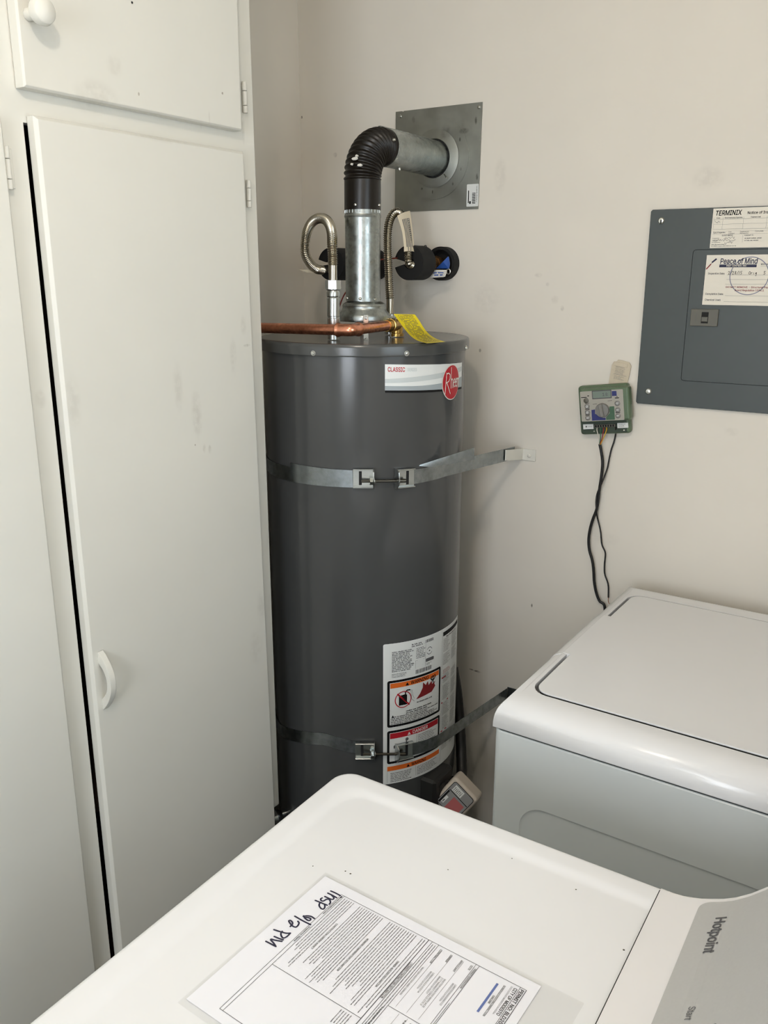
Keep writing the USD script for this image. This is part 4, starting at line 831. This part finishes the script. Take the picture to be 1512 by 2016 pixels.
for a, b in ((WX0+.05, WY0+.05), (WX1-.05, WY0+.05), (WX0+.05, WY1-.05), (WX1-.05, WY1-.05)): obj('foot', wr(lathe([(0, .0003), (.022, .0003), (.02, .012), (.012, .014), (.012, .034), (0, .034)], (a, b, 0), n=20)), W['iron'], ws)
ZT0, ZT1 = .8675, .9185
def bull(d, n=16):                                                 # superellipse shoulder: (inset, height) from foot to flat
    out = []
    for t in np.linspace(0, 1, n):
        u = math.sin(t*math.pi/2); out.append((d*(1-(max(0., 1-u**2.6))**(1/2.6)), ZT0+(ZT1-ZT0)*u))
    return out
def shoulder(lo, hi, dlo, dhi, crown):
    a = [(lo+i, z) for i, z in bull(dlo)]; b = [(hi-i, z) for i, z in bull(dhi)][::-1]
    m = [(lo+dlo+(hi-dhi-lo-dlo)*u, ZT1+crown*4*u*(1-u)) for u in np.linspace(0, 1, 14)[1:-1]]
    return Polygon([(lo, ZT0-.0001)]+a+m+b+[(hi, ZT0-.0001)]).buffer(0)
def top_solid(grow):
    g = grow
    v, f = prism(shoulder(WY0-.0015-g, WY1+.0015+g, .055, .050, .003), .8); A1 = boolean((np.c_[WX0-.05+v[:, 2], v[:, 0], v[:, 1]+g], f))
    v, f = prism(shoulder(WX0+.0006-g, WX1+g, .035, .02, 0.), .8); v[:, 1] = np.where(v[:, 1] > ZT1-.0001, v[:, 1]+.02, v[:, 1]); B1 = boolean((np.c_[v[:, 0], -.80+v[:, 2], v[:, 1]+g], f[:, ::-1]))
    return A1 ^ B1
Stop, Slid = top_solid(0.), top_solid(.0008)
lid_main = rrect(1.0010, -.6860, 1.440, -.1420, .032); tongue = sbox(.90, -.5180, 1.06, -.3000)
lid_out = unary_union([lid_main, tongue])
lid_in = lid_main.buffer(-.0065)
slab_ = lambda poly, z0, z1: boolean(prism(poly, z1-z0, z0))
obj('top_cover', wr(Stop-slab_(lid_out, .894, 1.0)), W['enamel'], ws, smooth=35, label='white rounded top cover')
obj('lid', wr(Slid ^ (slab_(lid_in, .9168, 1.0)+slab_(sbox(.90, -.5176, 1.06, -.3004), .8955, 1.0))), W['enamel'], ws, smooth=35, label='white lid with a lift tongue at its front')
obj('lid_well', wr(prism(lid_in.buffer(-.002), .0228, .8935)), W['seam'], ws)
cprof = [(1.455, .920), (1.470, .945), (1.540, 1.050), (1.570, 1.065), (1.648, 1.065), (1.648, .915), (1.455, .915)]
def yprism(prof, y0, y1):
    v, f = prism(Polygon(prof), abs(y1-y0)); return np.c_[v[:, 0], max(y0, y1)-v[:, 2], v[:, 1]], f
obj('console', wr(yprism(cprof, -.735, -.08)), W['console'], ws, label='control console at the back')
for k in range(3):
    obj('knob', wr(lathe([(0, 0), (.024, 0), (.022, .018), (0, .02)], (1.505, -.62+.21*k, .9975), (-.83, 0, .55), 28)), W['console_panel'], ws)

# ------------------------------------------------------------------ dryer (in the foreground)
DX0, DX1, DY0, DY1, DZ = .8690, 1.650, -1.7230, -1.0360, .9140
dy = thing('dryer', 'white dryer in the foreground with a raised console at its back', 'dryer', (DX0, DY0, 0))
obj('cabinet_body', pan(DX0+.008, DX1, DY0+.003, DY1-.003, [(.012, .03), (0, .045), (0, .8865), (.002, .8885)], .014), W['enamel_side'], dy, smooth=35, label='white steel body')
for a, b in ((DX0+.06, DY0+.05), (DX1-.05, DY0+.05), (DX0+.06, DY1-.05), (DX1-.05, DY1-.05)): obj('foot', lathe([(0, .0003), (.022, .0003), (.02, .012), (.012, .014), (.012, .034), (0, .034)], (a, b, 0), n=20), W['iron'], dy)
obj('door', rbox(DX0-.006, DX0+.008, DY0+.09, DY1-.09, .25, .74, .02), W['enamel_side'], dy)
lipr = [(.004, .8890), (.0, .8925), (.0, .9020)] + [(.0095*(1-math.cos(t)), .9045+.0095*math.sin(t)) for t in np.linspace(0, math.pi/2, 8)]
dish = [(.020, .9140), (.026, .9138)] + [(.026+.020*u, .9138-.0030*(u*u*(3-2*u))) for u in np.linspace(.1, 1, 9)] + [(.060, .9108), (.15, .9108), (.21, .9108)]
obj('top', pan(DX0, 1.480, DY0, DY1, lipr+[(a, b, max(.032-a, .012)) if a < .02 else (a, b, .030) for a, b in dish], .032), W['enamel'], dy, smooth=40, label='white dished top with a raised rim')
kp = [(1.3222, .8890), (1.3222, .9143), (1.3300, .9141), (1.3373, .9143), (1.3470, .9154), (1.3566, .9178), (1.3660, .9207), (1.3753, .9246), (1.3880, .9305), (1.4008, .9383), (1.4152, .9502), (1.4299, .9653), (1.4450, .9830), (1.4700, 1.0150), (1.5000, 1.0550), (1.5200, 1.0760), (1.5350, 1.0840), (1.5500, 1.0870), (1.648, 1.0870), (1.648, .8890)]
obj('seam', rbox(1.3212, 1.3221, DY0+.006, DY1-.0085, .900, .9144, .0003), W['seam'], dy)
def rolled(prof, y0, y1, r):
    P = A(prof, float); d = np.roll(P, -1, 0)-np.roll(P, 1, 0); n = np.c_[d[:, 1], -d[:, 0]]; n /= np.linalg.norm(n, axis=1, keepdims=True)
    n[0] = n[-1] = n[-2] = 0; n[1] = (0, -1)
    V, N = [], len(P)
    for y, k in [(y1-r*(1-math.cos(t)), r*(1-math.sin(t))) for t in np.linspace(0, math.pi/2, 7)][::1]+[(y0+r*(1-math.cos(t)), r*(1-math.sin(t))) for t in np.linspace(math.pi/2, 0, 7)]:
        Q = P+n*k; V.append(np.c_[Q[:, 0], np.full(N, y), Q[:, 1]])
    S_ = len(V); V = np.vstack(V); i, j = np.meshgrid(np.arange(S_-1), np.arange(N), indexing='ij')
    q = np.stack([i*N+j, (i+1)*N+j, (i+1)*N+(j+1) % N, i*N+(j+1) % N], -1).reshape(-1, 4)
    c = tri(Polygon(V[:N][:, [0, 2]])); e = tri(Polygon(V[-N:][:, [0, 2]]))
    cap = lambda m, y: (np.c_[m[0][:, 0], np.full(len(m[0]), y), m[0][:, 1]], m[1])
    return join((V, q), cap(c, V[0, 1]), cap(e, V[-1, 1]))
cs = obj('console', rolled(kp, DY0, DY1-.0002, .007), W['console'], dy, smooth=40, label='white console curving up at the back')
prof = A(kp[1:17]); ps = np.r_[0, np.cumsum(np.linalg.norm(np.diff(prof, axis=0), axis=1))]
pn = np.gradient(prof, axis=0); pn = np.c_[-pn[:, 1], pn[:, 0]]; pn /= np.linalg.norm(pn, axis=1, keepdims=True)
def on_console(m, lift):
    """flat (across = -y from the near end, up the slope) coordinates laid on the curved console face"""
    v, f = vf(m); s_ = v[:, 1]; l = lift
    x = np.interp(s_, ps, prof[:, 0])+l*np.interp(s_, ps, pn[:, 0]); z = np.interp(s_, ps, prof[:, 1])+l*np.interp(s_, ps, pn[:, 1])
    return np.c_[x, DY1-v[:, 0], z], f
sx = lambda x: float(np.interp(x, prof[:, 0], ps))
cpoly = rrect(.0125, sx(1.3675), DY1-DY0-.0125, ps[-1]-.012, .012)
fp = obj('control_panel', on_console(strips(cpoly, .006, 1), .0007), W['console_panel'], cs, smooth=True, label='grey control panel')
obj('lettering', on_console(flat_text('Hotpoint', .0122, .0405, sx(1.3895), True, .0600), .0014), W['mid_ink'], fp, smooth=True, label='dark brand lettering')
obj('lettering', on_console(join(flat_text('Start', .0070, .1780, sx(1.395), False, .018), flat_text('Off', .0060, .2080, sx(1.42), False, .010)), .0014), W['mid_ink'], fp, smooth=True)
for k, yy in enumerate((.34, .45, .58)): obj('knob', on_console(lathe([(0, 0), (.026, 0), (.024, .018), (.02, .021), (0, .022)], (yy, sx(1.47), 0), n=32), 0) if False else lathe([(0, 0), (.026, 0), (.024, .018), (.02, .021), (0, .022)], (1.470, DY1-yy, 1.0155), (-.787, 0, .617), 32), W['console_panel'], fp)
obj('grime', join(*[lathe([(0, 0), (r, 0), (0, .0003)], at(2, .9110, px, py), UP, 8) for px, py, r in ((968, 1661, .0012), (978, 1664, .0016), (984, 1668, .001), (1008, 1690, .0008), (882, 1712, .0008), (1134, 1751, .0009), (616, 1705, .0008), (690, 1720, .0012), (680, 1715, .001), (1228, 1870, .0012))]), W['latch'], dy, kind='stuff')

# ------------------------------------------------------------------ permit form in its clear sleeve
PO = A([.9837, -1.2340, .9113]); PY = A([.9992, -.0388, 0.]); PX = A([-.0388, -.9992, 0.])
PF = frame(PO, PX, PY)
sl = solo('document_sleeve', PF(prism(sbox(-.0050, -.0035, .2230, .3200), .0012)), W['film'], 'clear plastic sleeve holding the permit form on the dryer top', 'document sleeve')
pp = thing('permit_form', 'white printed permit form with handwriting lying on the dryer', 'paper', PO+[0, 0, .0003])
obj('sheet', PF(prism(sbox(0, 0, .2153, .2771), .0003), .0004), W['paper'], pp)
def pr(m, c, name='print', lift=.0010): return obj(name, PF(m, lift), W[c], pp)
lw_ = .0005
def hl(x0, x1, y, w=lw_): return (x0, y-w/2, x1, y+w/2)
def vl(x, y0, y1, w=lw_): return (x-w/2, y0, x+w/2, y1)
pr(rects([hl(.0135, .2045, .0350), hl(.0135, .2045, .0392), vl(.0135, .0350, .2675), vl(.2045, .0350, .2675), hl(.0135, .2045, .2675, .0007), hl(.0135, .2045, .2610), hl(.0135, .2045, .2107), hl(.0135, .2045, .2145), hl(.0135, .2045, .1532, .0008), hl(.0135, .2045, .1577), hl(.0135, .2045, .1656), hl(.1075, .2045, .2570),
          vl(.1345, .0392, .1532), vl(.1075, .1656, .2610), hl(.0705, .1075, .2130)]), 'mid_ink', 'form_lines')
pr(rects([hl(.018, .104, y, .0003) for y in (.1725, .1850, .1985)]+[hl(.109, .2, y, .0003) for y in (.222, .230, .238, .246, .200, .190, .180)]), 'grey_ink', 'form_lines')
pr(join(flat_text('PERMIT NO: BLD2025-', .0038, .0150, .2622, True, .058), flat_text('CITY OF MODESTO', .0035, .0172, .2562, True, .039)), 'ink', 'lettering')
pr(join(flat_text('PERMIT EXPIRATION', .0023, .019, .2117, True, .030), flat_text('SITE', .0023, .0172, .2068, True), flat_text('APPLICANT', .0023, .0172, .1952, True), flat_text('OWNER', .0023, .0172, .1825, True), flat_text('CONTRACTOR', .0023, .0172, .1700, True),
        flat_text('SCHEDULE EXISTING INSPECTION', .0022, .0205, .2462, True, .044), flat_text('ONLINE', .0022, .0375, .2432, True), flat_text('1010 10TH ST MODESTO CA 95354', .0018, .0172, .2528, False, .040),
        flat_text('LIMITED BUILDING CO', .0020, .0480, .2060, False, .030), flat_text('MODESTO CA 95354', .0020, .0480, .2030, False, .026), flat_text('WATER HEATER REPLACE', .0020, .0480, .1935, False, .042), flat_text('277 MARKET CIRCLE STE S', .0020, .0480, .1905, False, .041), flat_text('MANTECA CA 95337', .0020, .0480, .1875, False, .026), flat_text('LINDA PLAZA VISTA', .0020, .0480, .1800, False, .030), flat_text('MODESTO CA 95354', .0020, .0480, .1770, False, .026), flat_text('WATER HEATER AND DRAIN', .0020, .0480, .1672, False, .042),
        flat_text('WORKERS COMPENSATION DECLARATION', .0024, .0495, .0980, True, .053), flat_text('CONSTRUCTION LENDING AGENCY', .0024, .0515, .0578, True, .044), flat_text('OWNER-BUILDER DECLARATION', .0024, .0562, .1418, True, .040), flat_text('LICENSED CONTRACTORS DECLARATION', .0032, .0500, .1537, True, .054), flat_text('Permit Expiration Date', .0020, .0150, .0362, True, .034), flat_text('Inspector Name', .0020, .0720, .0362, True, .026)), 'mid_ink', 'lettering')
pr(rects([hl(.0225, .0638, .2402, .0024)]), 'blue_ink')
lines = []
for k, (y, n) in enumerate(((.0555, 5), (.0955, 11), (.1395, 12), (.1505, 2))): lines.append(para(.0165, .1325, y, n, .0031, .0011, 120+k, (.72, 1), (.002, .008), .0006))
lines += [para(.0165, .2035, .1637, 2, .0030, .0011, 130, (.9, 1), (.002, .008), .0006), para(.1375, .160, .1445, 5, .0030, .0011, 131, (.6, 1)), para(.112, .150, .2535, 3, .0035, .0013, 132, (.6, 1)), para(.112, .150, .1630, 1, .0035, .0013, 133), para(.112, .160, .2080, 4, .0060, .0014, 134, (.3, .8)), para(.112, .135, .2440, 3, .0080, .0014, 135, (.5, .9))]
pr(join(*lines), 'mid_ink')
HW = [[[15.5, 34.6], [15.4, 27.5], [15.9, 21.2]], [[16.8, 37.1], [17.4, 37.1]], [[20.6, 33.4], [20.3, 27.0], [20.6, 20.6]], [[20.7, 26.4], [22.4, 30.8], [24.7, 31.8], [26.1, 29.8], [26.5, 26.7], [26.8, 21.2]],
      [[33.5, 33.2], [30.7, 32.5], [27.8, 29.0], [28.9, 25.9], [33.5, 24.4], [34.1, 21.8], [32.5, 19.9], [30.5, 20.2]], [[36.1, 32.2], [36.9, 25.4], [37.9, 16.5]], [[36.6, 29.1], [40.3, 32.1], [43.3, 32.4], [43.9, 29.4], [41.7, 25.2], [38.8, 23.5], [36.9, 23.7]],
      [[60.2, 33.7], [59.8, 28.7], [61.8, 24.3], [64.8, 21.6]], [[63.9, 21.3], [65.8, 25.0], [66.3, 29.8], [64.6, 31.4], [62.7, 30.2], [63.0, 27.4], [64.1, 25.0]], [[69.6, 36.0], [70.1, 25.2], [69.9, 13.7]],
      [[73.8, 21.5], [74.9, 24.0], [78.6, 25.6], [81.8, 25.0], [82.4, 21.1], [80.9, 16.3], [79.2, 13.1], [77.6, 13.8], [78.2, 17.0], [80.3, 19.3], [84.4, 19.8]], [[91.7, 26.2], [94.5, 22.3], [96.7, 14.7], [98.1, 8.5]], [[91.7, 26.2], [97.3, 26.5], [101.2, 24.8], [100.2, 20.9], [97.5, 18.0], [94.8, 17.3]],
      [[114.7, 26.2], [115.0, 20.0], [115.5, 12.7]], [[114.7, 26.2], [112.6, 21.3], [111.1, 16.0], [109.9, 15.4], [108.7, 19.4], [105.7, 26.6]], [[103.3, 26.2], [104.5, 20.9], [105.2, 15.4]]]
pr(strokes([spline(A(s)/1000, 6) if len(s) > 2 else A(s)/1000 for s in HW], .0019), 'marker', 'handwriting')
